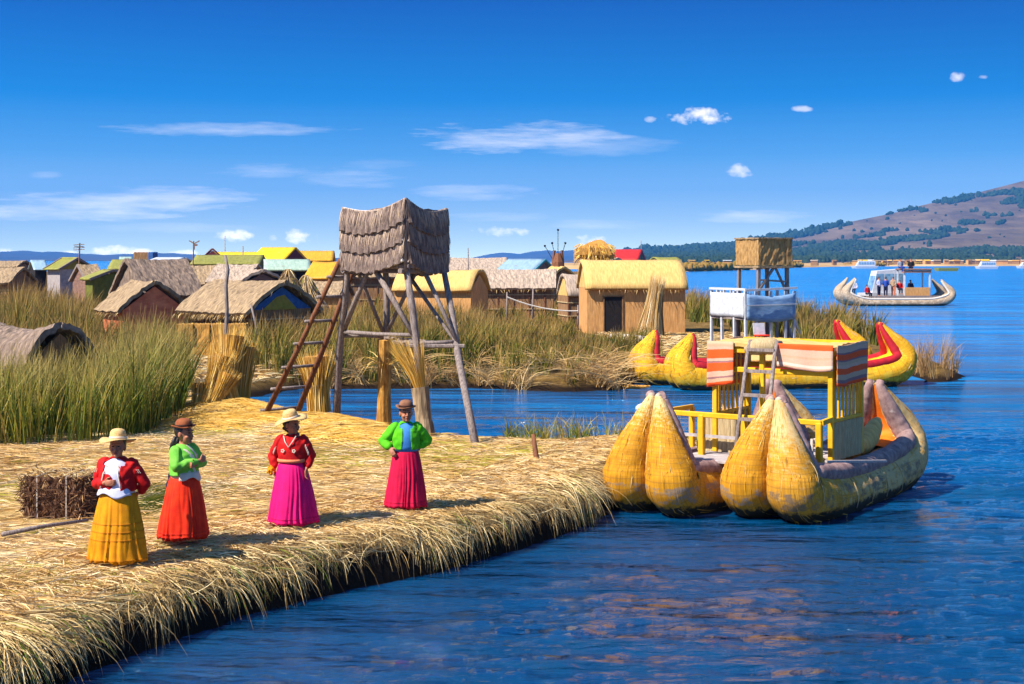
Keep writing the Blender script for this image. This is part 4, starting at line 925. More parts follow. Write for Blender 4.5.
clothpart('stripe_f', lambda u, v: (x0 - .115 - .02 * math.sin(u * 12) * v, y0 - .08 + 1.0 * u, zr_ + .10 - .42 * v - .03 * math.sin(u * 5) * v), name='front_valance')
m = MB(); m.tube([(x0 - .02 + .03 * math.sin(t * 9), y0 + .95 + t * .6, zr_ + .02 + .03 * math.sin(t * 5)) for t in np.linspace(0, 1, 8)], [.09, .13, .14, .15, .14, .14, .12, .07], 10, wob=.2); m.build('rolled_mat', M['mat_reed'], BT, True)
# front railing
xr = .86; ya, yb = -.42, 2.55; zr2 = 1.46
part('rail', 'yellow_wood', lambda m: m.box((xr, (ya + yb) / 2, zr2), (.07, yb - ya, .09), bev=.012))
part('rail', 'yellow_wood', lambda m: m.bar((xr, ya, zr2), (x0, y0 - .02, zr2 + .02), .06, .08))
part('rail', 'grey_deck', lambda m: m.bar((xr + .02, .1, 1.1), (xr + .02, yb, 1.1), .03, .05))
for y in (ya + .04, .95, 1.75, yb - .12): part('rail_post', 'yellow_wood', lambda m: m.box((xr, y, (zd - .1 + zr2) / 2), (.1, .1, zr2 - zd + .1), bev=.012))
part('rail', 'yellow_wood', lambda m: m.bar((xr, yb, zr2), (x0 + .6, yb - .05, zr2), .06, .08))
part('rail_post', 'yellow_wood', lambda m: m.box((x0 + .57, yb - .05, (zd - .2 + zr2) / 2), (.09, .09, zr2 - zd + .2), bev=.012))
part('reed_mat', 'mat_reed', lambda m: m.slab(lambda u, v: (x0 + .02 + .01 * math.sin(60 * u), 1.35 + .75 * u, zd + .62 * v), 30, 4, .03, .012))
part('seat_plank', 'thatch_yellow', lambda m: [m.box((1.2, .45, 1.02), (.35, 1.1, .05), bev=.01), m.box((1.2, 0, .9), (.3, .05, .24)), m.box((1.2, .9, .9), (.3, .05, .24))])
# boarding ladder on the boat's front side
lt = bl(at(749, 352, 23.8)); lb = bl(at(741, 432, 23.2)); lt2 = bl(at(776, 350, 23.5)); lb2 = bl(at(770, 432, 22.9))
LB = thing('boat_ladder', 'short grey metal ladder propped against the boat awning', 'ladder', Rt, ang)
for p, q in ((lb, lt), (lb2, lt2)):
    p = Vector((p.x - .25, p.y, zd + .01)); q = Vector((q.x, q.y, zr_ + .12)); mid = p.lerp(q, .9)
    m = MB(); m.tube([p, p.lerp(q, .5), mid, q + Vector((.05, 0, .0)), q + Vector((.2, 0, -.02))], .035, 8); m.build('rail', M['wood'], LB, True)
for s in (.15, .35, .55, .75, .93):
    p = Vector((lb.x - .25, lb.y, zd)).lerp(Vector((lt.x, lt.y, zr_ + .12)), s); q = Vector((lb2.x - .25, lb2.y, zd)).lerp(Vector((lt2.x, lt2.y, zr_ + .12)), s)
    m = MB(); m.bar(p, q, .09, .05); m.build('rung', M['wood'], LB)
# stern cushions of pale reed, ropes, pole on the gunwale
for k, y in enumerate((-.2, .16)):
    m = MB(); pts = [(3.05 + .9 * t, y, .8 + .42 * t ** 1.6) for t in np.linspace(0, 1, 9)]; m.tube(pts, [.1, .15, .17, .18, .18, .17, .16, .13, .06], 12, wob=.08); m.build('stern_cushion', M['thatch_yellow'], BT, True)
m = MB(); m.bar(bl(at(826, 461.5, 21.75)), bl(at(886, 461, 22.6)), .05, .035); o = m.build('loose_pole', M['grey_deck'], BT)
for i in (26, 30, 40, 46, 52, 58):
    if i < len(cvR): 
        s, z, r, sp = cvR[i]; m = MB(); m.tube([(s, -sp - r * 1.03 * math.sin(a), z + r * 1.03 * math.cos(a)) for a in np.linspace(-.1, 1.9, 10)], .008, 5); m.build('lashing', M['mat_reed'], BT, True)
p = MB(); p.tube([(.86, -.3, 1.2), (.9, -.35, .95), (.95, -.4, .8)], .03, 6); p.bar((.8, -.28, .8), (.8, -.28, 1.2), .04); p.build('cleat', M['rope'], BT)

# far yellow catamaran
angF = math.radians(13); Ft = Vector((X(691, 44.6), 44.6, 0))
FB = thing('reed_boat', 'bright yellow double hulled reed boat with crimson edges moored behind', 'boat', Ft, angF)
cvF = hull_curve(6.6, .35, .62, 1.72, 2.0, .52); cvF = [(s, z * 1.0, r, sp * .95) for (s, z, r, sp) in cvF]
twin_hull(FB, cvF, 0, 0, M['hull_far'], M['red_roll'], M['yellow_panel'], (.06, .15), ties=False, stems=500)
twin_hull(FB, cvF, 2.0, -.55, M['hull_far'], M['red_roll'], M['yellow_panel'], (.06, .15), ties=False, stems=500)
m = MB()
for i in range(18): m.box((1.6 + i * .22, 1.0, .86), (.2, 2.2, .05), bev=.01)
m.build('deck', M['thatch_yellow'], FB)

# ferry far out on the lake
Yf = 125; Fr = Vector((X(855, Yf), Yf, 0)); FT = thing('reed_boat', 'grey reed passenger boat with curled prows crowded with tourists', 'boat', Fr, math.radians(4))
cvG = hull_curve(7.9, .75, .75, 2.5, 2.35, .5)
for (yy, dx) in ((0, 0), (2.2, -.0)):
    for sg in (1, -1): bundle_obj('reed_bundle', [(s, z, r * .95, sp) for s, z, r, sp in cvG], sg, yy + (0 if yy == 0 else 0), dx + (.0 if yy == 0 else .9 if False else 0), M['hull_ferry'], FT, 14)
m = MB(); m.box((4.6, 1.1, .8), (7, 2.3, .1)); m.build('deck', M['wood'], FT)
m = MB(); m.tube(edge_pts(cvG, 3, len(cvG) - 4, 0, -1, .4, .9, 0), .1, 8); m.build('gunwale_roll', M['rope'], FT, True)
m = MB(); m.box((4.7, -.5, .78), (6.2, .1, .28)); m.build('rub_board', M['wood'], FT)
m = MB()
for (x, y) in ((4.6, .2), (6.9, .2), (4.6, 2.0), (6.9, 2.0)): m = MB(); m.bar((x, y, .8), (x, y, 3.2), .12); m.build('cabin_post', M['white_paint'], FT)
m = MB(); m.box((5.75, 1.1, 3.25), (2.6, 2.2, .16), bev=.04); m.box((5.75, .1, 3.05), (2.5, .06, .2)); m.build('cabin_roof', M['brown_sheet'], FT)
m = MB(); m.box((5.75, .15, 1.25), (2.3, .08, .8)); m.build('cabin_side', M['wall_orange'], FT)
# white launch with windscreen behind it
t = thing('motor_launch', 'white motor launch with big windscreen beside the grey reed boat', 'boat', (Fr.x + 3.6, Yf + 3.6, 0), math.radians(8))
m = MB(); m.loft([[(x * s, y * w, z) for (x, y) in ((-2.6, 0), (-1.5, -.8), (2.2, -.9), (2.4, 0), (2.2, .9), (-1.5, .8))] for (s, w, z) in ((.8, .7, -.2), (1, 1, .7), (1.02, 1.05, 1.1))]); m.build('hull', M['white_paint'], t)
m = MB(); m.loft([[(-1.5, -.7, 1.1), (1.6, -.7, 1.1), (1.6, .7, 1.1), (-1.5, .7, 1.1)], [(-1.0, -.7, 3.1), (1.6, -.7, 3.3), (1.6, .7, 3.3), (-1.0, .7, 3.1)]]); m.build('cabin', M['white_paint'], t)
M['glass_tint'] = noisy('tinted_window', [C(70, 104, 140), C(130, 170, 200)], 2, rough=.15)
for (a, b) in ((-1.05, -.35), (-.2, .6), (.75, 1.45)): m = MB(); m.add([(a - .12, -.72, 1.9), (b - .05, -.72, 1.9), (b, -.72, 2.85), (a, -.72, 2.85)], [(0, 1, 2, 3)]); m.slab(lambda u, v: (a - .12 + (b - a) * u + .1 * v, -.71, 1.9 + .95 * v), 1, 1, .02); m.build('window', M['glass_tint'], t)
m = MB(); m.slab(lambda u, v: (-1.47 + .45 * v, .6 - 1.2 * u, 1.3 + 1.7 * v), 1, 1, .03); m.build('windscreen', M['glass_tint'], t)
# tour boats near the far shore
def launch(label, px0, px1, Y, hh, hullm, cab=True, group=None):
    L = (px1 - px0) / F * Y; t = thing('tour_boat', label, 'boat', (X((px0 + px1) / 2, Y), Y, 0), 0, group)
    m = MB(); m.loft([[(x * L / 2 * s, y * w * 1.5, z) for (x, y) in ((-1, 0), (-.7, -.9), (.95, -1), (1, 0), (.95, 1), (-.7, .9))] for (s, w, z) in ((.9, .8, -.2), (1, 1, .9), (1.02, 1.02, 1.2))]); m.build('hull', hullm, t)
    if cab:
        m = MB(); m.loft([[(-L * .32, -1.3, 1.2), (L * .38, -1.3, 1.2), (L * .38, 1.3, 1.2), (-L * .32, 1.3, 1.2)], [(-L * .22, -1.2, hh), (L * .38, -1.2, hh), (L * .38, 1.2, hh), (-L * .22, 1.2, hh)]]); m.build('cabin', M['white_paint'], t)
        m = MB()
        for i in range(6): m.box((-L * .2 + i * L * .1, -1.33, 1.2 + (hh - 1.2) * .55), (L * .075, .1, (hh - 1.2) * .45))
        m.build('windows', M['glass_tint'], t)
    return t
launch('white tour boat with row of windows near the far shore', 851, 878, 690, 3.6, M['white_paint'])
launch('white cabin cruiser heading right near the far shore', 975, 998, 660, 3.4, M['white_paint'])
launch('flat yellow green boat drifting between the two white boats', 934, 958, 520, 1, M['green_roof'], False)
launch('pale boat half cut by the right picture edge', 1016, 1040, 700, 3.0, M['white_paint'])

# ------------------------------------------------------------------ people
deps_jobs = []
def bake(mb, name, mat, parent, voxel, smooth=2):
    o = mb.build(name + '_tmp', mat); md = o.modifiers.new('r', 'REMESH'); md.mode = 'VOXEL'; md.voxel_size = voxel; md.use_smooth_shade = True
    if smooth: sm = o.modifiers.new('s', 'SMOOTH'); sm.iterations = smooth; sm.factor = .5
    bpy.context.view_layer.update(); dg = bpy.context.evaluated_depsgraph_get(); me = bpy.data.meshes.new_from_object(o.evaluated_get(dg)); me.name = name
    bpy.data.objects.remove(o); n = link(bpy.data.objects.new(name, me)); n.parent = parent
    me.polygons.foreach_set('use_smooth', [True] * len(me.polygons)); return n
def caps(m, pts, rad, n=12):
    """tube with rounded ends and joints"""
    m.tube(pts, rad, n)
    for p, r in zip(pts, rad):
        q = r if not hasattr(r, '__len__') else min(r); m.ell(p, (q, q, q), None, n, 7)
def hand(m, w, d, side, curl=.5, s=1.0):
    """palm and five fingers from the wrist w along direction d; side = thumb direction"""
    w, d, side = Vector(w), Vector(d).normalized(), Vector(side).normalized(); side = (side - d * side.dot(d)).normalized(); nrm = d.cross(side)
    Mx = Matrix((side, d, nrm)).transposed(); m.ell(w + d * .045 * s, (.038 * s, .055 * s, .016 * s), Mx, 12, 8)
    for i, ln in enumerate((.066, .075, .07, .055)):
        b = w + d * .082 * s + side * (.027 - .018 * i) * s; p1 = b + (d * math.cos(curl * .5) - nrm * math.sin(curl * .5)) * ln * .5 * s; p2 = p1 + (d * math.cos(curl * 1.5) - nrm * math.sin(curl * 1.5)) * ln * .5 * s
        m.tube([b - d * .02, b, p1, p2], [.009 * s, .009 * s, .0085 * s, .007 * s], 8); m.ell(p2, (.007 * s,) * 3, None, 8, 5)
    b = w + d * .02 * s + side * .03 * s; p1 = b + (side * .7 + d * .7) * .035 * s; p2 = p1 + (side * .3 + d) * .028 * s - nrm * .01
    m.tube([b - side * .02, b, p1, p2], [.012 * s, .012 * s, .01 * s, .008 * s], 8); m.ell(p2, (.008 * s,) * 3, None, 8, 5)
def woman(label, px, py, face, head_turn, arms, skirt, jacket, blouse, hat, hat_tilt=0.0, braid=False, petticoat=None, apron=None, H=1.50, wid=1.0, hem=.33, tucks=False, trimm=None, open_front=True, tilt_dir=0.0, openw=.052, z=None, hemz=.06, puff=1.0):
    p = gp(px, py); zz = float(hA([p.x], [p.y])[0]) if z is None else z
    t = thing('person', label, 'person', (p.x, p.y, zz), math.radians(face)); k = H / 1.5
    # body, facing -Y; person's right is -X
    m = MB(); V = Vector
    m.loft([[(math.cos(a) * rx * wid, cy + math.sin(a) * ry * wid, zz_) for a in np.linspace(0, 2 * PI, 25)[:-1]] for (zz_, rx, ry, cy) in ((.66, .13, .10, 0), (.78, .165, .13, 0), (.92, .14, .115, 0), (1.06, .15, .115, 0), (1.15, .15, .10, .005), (1.2, .10, .075, .01), (1.225, .055, .055, .01))])
    caps(m, [V((0, .01, 1.2)), V((0, 0, 1.28))], [.05, .047]);
    for s in (-1, 1):
        caps(m, [V((s * .085, 0, .74)), V((s * .085, -.01, .42)), V((s * .08, 0, .08))], [.085, .06, .038]); m.ell((s * .08, -.05, .035), (.04, .11, .035), None, 12, 7)
    for s, key in ((-1, 'R'), (1, 'L')):
        e, w, hd, th, cu = arms[key]; sh = V((s * .155 * wid, .005, 1.145)); e = V(e); w = V(w)
        caps(m, [sh, sh.lerp(e, .5), e, e.lerp(w, .5), w], [.05, .045, .037, .033, .024]); hand(m, w, hd, th, cu)
    # head turned about the neck
    R = Matrix.Rotation(math.radians(head_turn), 3, 'Z'); hc = V((0, -.01, 1.348)); HS = 1.12; R0 = R; R = R0 * HS; hp = lambda x, y, z_: hc + R @ V((x, y, z_))
    m.ell(hc + R @ V((0, .012, .02)), (.074, .092, .098), R, 20, 14); m.ell(hp(0, -.025, -.045), (.058, .06, .062), R, 16, 10)
    m.ell(hp(0, -.068, -.082), (.024, .02, .018), R, 10, 7)
    caps(m, [hp(0, -.083, .02), hp(0, -.1, -.022)], [.010, .015], 10)
    for s in (-1, 1): m.ell(hp(s * .036, -.06, -.03), (.026, .026, .024), R, 10, 7); m.ell(hp(s * .03, -.078, .035), (.028, .014, .009), R, 10, 6); m.ell(hp(s * .075, .01, -.005), (.012, .022, .032), R, 10, 7); m.ell(hp(s * .011, -.092, -.025), (.009, .011, .008), R, 8, 5)
    m.ell(hp(0, -.078, -.053), (.026, .016, .011), R, 12, 6)
    bake(m, 'body', M['skin'], t, .0065, 1)
    for s in (-1, 1):
        m = MB(); m.ell(hp(s * .030, -.0815, .014), (.0125, .007, .006), R, 10, 7); m.build('eye', M['eye'], t, True)
    m = MB(); m.ell(hp(0, -.0935, -.0505), (.02, .006, .004), R, 12, 6); m.ell(hp(0, -.092, -.0585), (.017, .006, .005), R, 12, 6); m.build('lips', M['lip'], t, True)
    # hair
    m = MB(); m.ell(hc + R @ V((0, .032, .034)), (.083, .09, .097), R, 20, 14)
    for s in (-1, 1): m.ell(hp(s * .066, .03, .0), (.014, .035, .05), R, 12, 8)
    hair = bake(m, 'hair', M['hair'], t, .008, 2)
    if braid:
        m = MB()
        for s in (-.03, .035):
            pts = [hp(s, .1, -.04)] + [V((s * 1.1 + .0, .155 * wid + .02 * math.sin(i), 1.2 - i * .075)) for i in range(7)]
            m.tube(pts, [.022, .026, .024, .026, .022, .024, .02, .016], 8, wob=.3)
        m.build('braid', M['hair'], t, True)
        m = MB(); c_ = V((.0, .19, .76)); 
        for q in range(5): m.ell(c_ + V((random.uniform(-.05, .05), random.uniform(-.02, .03), random.uniform(-.06, .06))), (.05, .05, .07), None, 10, 7)
        bake(m, 'hair_tassel', M['tassel'], t, .012, 1)
    # skirt
    rr = random.Random(sum(ord(q) for q in label)); ph = [rr.uniform(0, 6.28) for _ in range(5)]; N = 160; rings = []
    for i in range(19):
        s = i / 18; zq = .86 * (1 - s) + hemz * s; w = (.158 + (hem - .158) * (s ** .7)) * wid; ring = []
        if i == 0: w *= .98
        for kk in range(N):
            a = 2 * PI * kk / N; aa = a + .1 * math.sin(3 * a + ph[0]) + .05 * math.sin(7 * a + ph[1]) + .04 * math.sin(s * 3 + a * 2)
            ab = aa + .16 * math.sin(5 * a + ph[3]) + .1 * math.sin(11 * a + ph[4]) + .12 * s * math.sin(2 * a + 5 * s); pl = (.025 + .12 * s) * (.35 + .65 * (.5 + .5 * math.sin(3.3 * a + ph[0]))) * (1 - abs(math.sin(ab * 8.5 + ph[2]))) ** .7 + (.016 * s) * math.sin(ab * 29 + ph[3]) * .6 + .05 * s * math.sin(a * 3 + ph[4]) + .03 * s * math.sin(a * 7 + ph[1] + 2 * s)
            q = w * (1 - .9 * pl * (1.2 if s > .1 else .5)) * (1 + (.016 if tucks and i in (9, 11, 13) else 0))
            ring.append((math.cos(a) * q, math.sin(a) * q * .88, zq + (.012 * math.sin(a * 5 + ph[1]) + .008 * math.sin(21 * a) if i == 18 else 0)))
        rings.append(ring)
    inner = [(x * .97, y * .97, z_ + .004) for (x, y, z_) in rings[-1]]; top = [(x * .6, y * .6, z_ - .25) for (x, y, z_) in rings[-1]]
    m = MB(); m.loft(rings + [inner]); o = m.build('skirt', M[skirt], t, True)
    tr = MB()
    for (i_, wd_) in (((8, .012), (10, .012), (12, .012), (17, .02)) if tucks else ((16, .012), (17, .016))):
        A_, B_ = rings[i_], rings[i_ + 1]; lo_ = [Vector(a).lerp(Vector(b), .35) for a, b in zip(A_, B_)]; tr.loft([[Vector((a[0] * 1.004, a[1] * 1.004, a[2])) for a in A_], [Vector((l.x * 1.022, l.y * 1.022, l.z + .004)) for l in lo_], [Vector((l.x * 1.004, l.y * 1.004, l.z - .004)) for l in lo_]], caps=False)
    tr.build('hem_tuck', M[skirt + '_trim'], o, True)
    if petticoat: m = MB(); m.loft([[(math.cos(a) * r_ * wid * (1 + .02 * math.sin(a * 15)), math.sin(a) * r_ * .88 * wid, z_) for a in np.linspace(0, 2 * PI, 60)[:-1]] for (r_, z_) in ((hem * .8, .3), (hem * .82, hemz - .02))], caps=False); m.build('petticoat', M[petticoat], t, True)
    # waistband and apron tails
    m = MB(); m.loft([[(math.cos(a) * r_ * wid, math.sin(a) * r_ * .84 * wid, z_) for a in np.linspace(0, 2 * PI, 41)[:-1]] for (r_, z_) in ((.168, .845), (.174, .87), (.168, .9))]); m.build('waistband', M[apron or skirt], t, True)
    if apron:
        m = MB()
        m.slab(lambda u, v: (math.cos(-PI / 2 + (u - .5) * 2.2) * (.18 + .03 * v) * wid, math.sin(-PI / 2 + (u - .5) * 2.2) * (.156 + .03 * v) * wid, .9 - v * (.09 + .035 * math.cos(u * 9) * math.sin(PI * u))), 24, 5, .006)
        m.build('apron_hem', M[apron], t, True)
    # blouse under the jacket
    if blouse:
        m = MB(); m.loft([[(math.cos(a) * rx * wid, cy + math.sin(a) * ry * wid, z_) for a in np.linspace(0, 2 * PI, 33)[:-1]] for (z_, rx, ry, cy) in ((.83, .176, .146, -.006), (.9, .168, .15, -.008), (1.0, .17, .152, -.01), (1.1, .168, .142, -.008), (1.165, .14, .112, 0), (1.205, .085, .078, .005), (1.22, .062, .06, .005))])
        m.build('blouse', M[blouse], t, True)
    # jacket with sleeves, cut open in front
    m = MB(); m.loft([[(math.cos(a) * rx * wid, cy + math.sin(a) * ry * wid, z_) for a in np.linspace(0, 2 * PI, 33)[:-1]] for (z_, rx, ry, cy) in ((.86, .19, .158, 0), (.93, .19, .158, 0), (1.02, .19, .158, 0), (1.11, .186, .146, 0), (1.165, .16, .118, .004), (1.205, .095, .085, .01), (1.225, .066, .066, .012))])
    for s, key in ((-1, 'R'), (1, 'L')):
        e, w, hd, th, cu = arms[key]; sh = V((s * .15 * wid, .005, 1.145)); e = V(e); w = V(w); pf = puff
        caps(m, [sh, sh.lerp(e, .35), sh.lerp(e, .75), e, e.lerp(w, .4), e.lerp(w, .72), e.lerp(w, .86)], [.076, .070 * pf, .064 * pf, .06 * pf, .055 * pf, .046 * pf, .034])
    jk = bake(m, 'jacket', M[jacket], t, .0085, 2); me = jk.data
    co = np.zeros(len(me.vertices) * 3, np.float32); me.vertices.foreach_get('co', co); co = co.reshape(-1, 3)
    wr = .0035 * np.sin(co[:, 2] * 46 + 5 * np.sin(co[:, 0] * 17)) + .002 * np.sin(co[:, 0] * 60 + co[:, 2] * 30)
    nrm = np.zeros(len(me.vertices) * 3, np.float32); me.vertices.foreach_get('normal', nrm); co = co + nrm.reshape(-1, 3) * wr[:, None]; me.vertices.foreach_set('co', co.ravel())
    if open_front and blouse:
        import bmesh; bm = bmesh.new(); bm.from_mesh(me)
        kill = [v for v in bm.verts if v.co.y < -.06 and .80 < v.co.z < 1.26 and (abs(v.co.x + .0) < (openw + .05 * max(0, (1.0 - v.co.z)) * 2 + (.03 if v.co.z > 1.15 else 0)) * wid) and v.co.y > -.185 and abs(v.normal.y) > .2 and not any((v.co - Vector(arms[q][1])).length < .11 or _segd(v.co, Vector(arms[q][0]), Vector(arms[q][1])) < .08 for q in 'LR')]
        bmesh.ops.delete(bm, geom=kill, context='VERTS'); bm.to_mesh(me); bm.free(); me.update()
        sol = jk.modifiers.new('thick', 'SOLIDIFY'); sol.thickness = .008; sol.offset = 1
    if trimm:
        m = MB()
        for s in (-1, 1):
            pts = [(s * (.062 + .05 * (1 - q)) * wid, -.158 * wid if q < .8 else -.12 * wid, .9 + q * .25) for q in np.linspace(0, 1, 7)]
            m.tube(pts, .008, 6)
            for q in range(9):   # embroidered dots on the upper sleeve
                e = V(arms['R' if s < 0 else 'L'][0]); c_ = V((s * .165 * wid, 0, 1.15)).lerp(e, .25 + .07 * (q // 3)) + V((s * .045 + .02 * (q % 3 - 1), -.062, 0)); m.ell(c_, (.006, .006, .007), None, 6, 5)
        m.build('embroidery', M[trimm], t, True)
    # hat
    Rt_ = R @ Matrix.Rotation(math.radians(tilt_dir), 3, 'Z') @ Matrix.Rotation(hat_tilt, 3, 'X')
    hc2 = hc + R @ V((0, .012, .066)); m = MB(); rings = []
    prof = {'wide': ((.002, .0), (.0, .035), (.078, .02), (.083, .05), (.078, .085), (.06, .11), (.03, .12), (.004, .122)), 'bowler': ((0, 0), (0, 0), (.084, .0), (.086, .03), (.08, .065), (.06, .09), (.03, .1), (.004, .102))}[hat[0]]
    bw = .18 if hat[0] == 'wide' else .125
    prof2 = [(bw, -.004 if hat[0] == 'wide' else .014), (bw + .002, .004 if hat[0] == 'wide' else .022), (bw * .75, .008), (.088, .012)] + [q for q in prof if q[0] > .0 and q != prof[0]]
    under = [(.075, .0), (bw * .75, .0), (bw, -.006 if hat[0] == 'wide' else .012)]
    for (r_, z_) in under + prof2:
        rings.append([hc2 + Rt_ @ V((math.cos(a) * r_, math.sin(a) * r_ * 1.08, z_ + (.018 * math.cos(2 * a + 1) + .01 * math.sin(3 * a)) * (r_ / bw) ** 2 * (1 if hat[0] == 'wide' else .5) * (r_ > .09))) for a in np.linspace(0, 2 * PI, 37)[:-1]])
    m.loft(rings); ht = m.build('hat', M[hat[1]], t, True)
    m = MB(); m.loft([[hc2 + Rt_ @ V((math.cos(a) * r_, math.sin(a) * r_ * 1.08, z_)) for a in np.linspace(0, 2 * PI, 33)[:-1]] for (r_, z_) in ((.086, .012), (.0895, .022), (.0875, .036), (.08, .038))]); m.build('hat_band', M[hat[2]], ht, True)
    t.scale = (k, k, k); return t
def _segd(p, a, b):
    e = b - a; q = max(0, min(1, (p - a).dot(e) / e.length_squared)); return (p - a - e * q).length
M['red_cloth'] = cloth('red_cardigan', C(206, 22, 20), C(160, 10, 16)); M['white_cloth'] = cloth('lavender_white_blouse', C(206, 206, 226), C(176, 176, 206))
M['yellow_skirt'] = cloth('ochre_skirt', C(222, 146, 6), C(196, 120, 4)); M['orange_skirt'] = cloth('orange_red_skirt', C(244, 58, 16), C(220, 34, 14)); M['pink_skirt'] = cloth('magenta_skirt', C(230, 14, 112), C(206, 6, 96))
M['crimson_skirt'] = cloth('crimson_skirt', C(214, 14, 66), C(176, 6, 52)); M['green_cloth'] = cloth('lime_green_jacket', C(98, 196, 24), C(60, 160, 16)); M['pale_green_cloth'] = cloth('pale_green_jacket', C(126, 196, 74), C(96, 176, 52))
M['blue_cloth'] = cloth('light_blue_blouse', C(70, 140, 200), C(50, 110, 180)); M['tassel'] = cloth('dark_wool_tassel', C(44, 40, 60), C(20, 18, 30)); M['dark_band'] = cloth('dark_hat_band', C(60, 34, 24)); M['cream'] = cloth('cream_cloth', C(222, 206, 186))
M['blue_deep'] = cloth('blue_cloth', C(40, 70, 150)); M['navy'] = cloth('navy_cloth', C(24, 28, 56)); M['grey_cloth'] = cloth('grey_cloth', C(150, 150, 156)); M['tan_cloth'] = cloth('tan_cloth', C(170, 140, 110)); M['black_cloth'] = cloth('black_cloth', C(24, 22, 26))
for k_, c_ in (('yellow_skirt', (206, 124, 4)), ('orange_skirt', (226, 44, 22)), ('pink_skirt', (206, 6, 94)), ('crimson_skirt', (184, 8, 56))): M[k_ + '_trim'] = cloth(k_ + '_trim', C(*c_))
AD = {'W1': {'R': ((-.27, .03, .92), (-.07, -.19, .96), (1, -.1, .05), (0, 0, 1), .7), 'L': ((.30, .07, .93), (.22, .12, .82), (-.6, .3, -.3), (0, -1, .3), .4)},
      'W2': {'R': ((-.23, -.08, .98), (.02, -.23, 1.04), (1, 0, .1), (0, 0, 1), .8), 'L': ((.23, -.08, .98), (-.02, -.20, .99), (-1, 0, .1), (0, 0, 1), .8)},
      'W3': {'R': ((-.27, .04, .93), (-.235, -.02, .76), (.1, -.2, -1), (0, -1, 0), .9), 'L': ((.24, .06, .94), (.215, -.05, .78), (-.1, -.2, -1), (0, -1, 0), .6)},
      'W4': {'R': ((-.31, .03, .96), (-.225, -.09, .88), (.35, -.6, -.7), (.6, 0, .8), .6), 'L': ((.30, .06, .96), (.2, .0, .88), (-.5, .5, -.4), (0, -.5, 1), .4)}}
woman('woman in red cardigan and ochre yellow skirt wearing a wide straw hat', 118, 559, -12, 14, AD['W1'], 'yellow_skirt', 'red_cloth', 'white_cloth', ('wide', 'straw_hat', 'cream'), -.12, wid=1.12, hem=.315, openw=.085, tucks=True, trimm='cream', apron='white_cloth', H=1.49)
woman('woman in pale green jacket and orange red skirt with long black braids', 184, 543, 62, 5, AD['W2'], 'orange_skirt', 'pale_green_cloth', 'cream', ('bowler', 'brown_hat', 'dark_band'), -.05, True, hem=.34, apron='cream', petticoat='terracotta', open_front=False, H=1.50, hemz=.12)
w3 = woman('woman in red blouse and magenta skirt looking away under a straw hat', 292, 522, -8, 68, AD['W3'], 'pink_skirt', 'red_cloth', None, ('wide', 'straw_hat', 'cream'), -.26, True, hem=.35, trimm=None, apron=None, H=1.47, tilt_dir=60, puff=1.15)
woman('woman in lime green jacket and crimson skirt with hands on her hips', 406, 505, 8, 6, AD['W4'], 'crimson_skirt', 'green_cloth', 'blue_cloth', ('bowler', 'tan_hat', 'dark_band'), .02, hem=.30, H=1.50, puff=1.1)
# details for the magenta skirt woman
m = MB(); m.tube([(-.085, -.10, 1.21), (-.05, -.15, 1.14), (0, -.172, 1.07), (.05, -.15, 1.14), (.085, -.10, 1.21)], .007, 6); m.build('collar_trim', M['cream'], w3, True)
m = MB()
for s in (-1, 1):
    for q in range(5): a = q * 1.256; m.ell((s * .075 + .018 * math.cos(a), -.165, 1.02 + .018 * math.sin(a)), (.011, .006, .011), None, 7, 5)
    for q in range(4): m.ell((s * (.2 + .012 * q), -.045, 1.07 - .03 * q), (.008, .02, .03), None, 7, 5)
m.build('embroidery', M['cream'], w3, True)
m = MB(); m.loft([[(math.cos(a) * r_, math.sin(a) * r_ * .86, z_) for a in np.linspace(0, 2 * PI, 41)[:-1]] for (r_, z_) in ((.19, .86), (.196, .88), (.19, .905))]); m.build('sash', M['terracotta'], w3, True)
o = MB().ell((0, 0, 0), (.05, .05, .055), None, 14, 9)
for i in range(14): a = i * 2.4; zz = -1 + 2 * i / 13; o.ell((math.cos(a) * .05 * math.sqrt(1 - zz * zz), math.sin(a) * .05 * math.sqrt(1 - zz * zz), zz * .05), (.016,) * 3, None, 6, 5)
wl_ = w3.location + Matrix.Rotation(math.radians(-8), 3, 'Z') @ (Vector((-.27, -.05, .745)) * .98); pm = o.build('pompom', M['yellow_skirt'], None, True); pm.location = wl_; tag(pm, 'small yellow woollen pompom held in the hand of the magenta skirt woman', 'pompom')

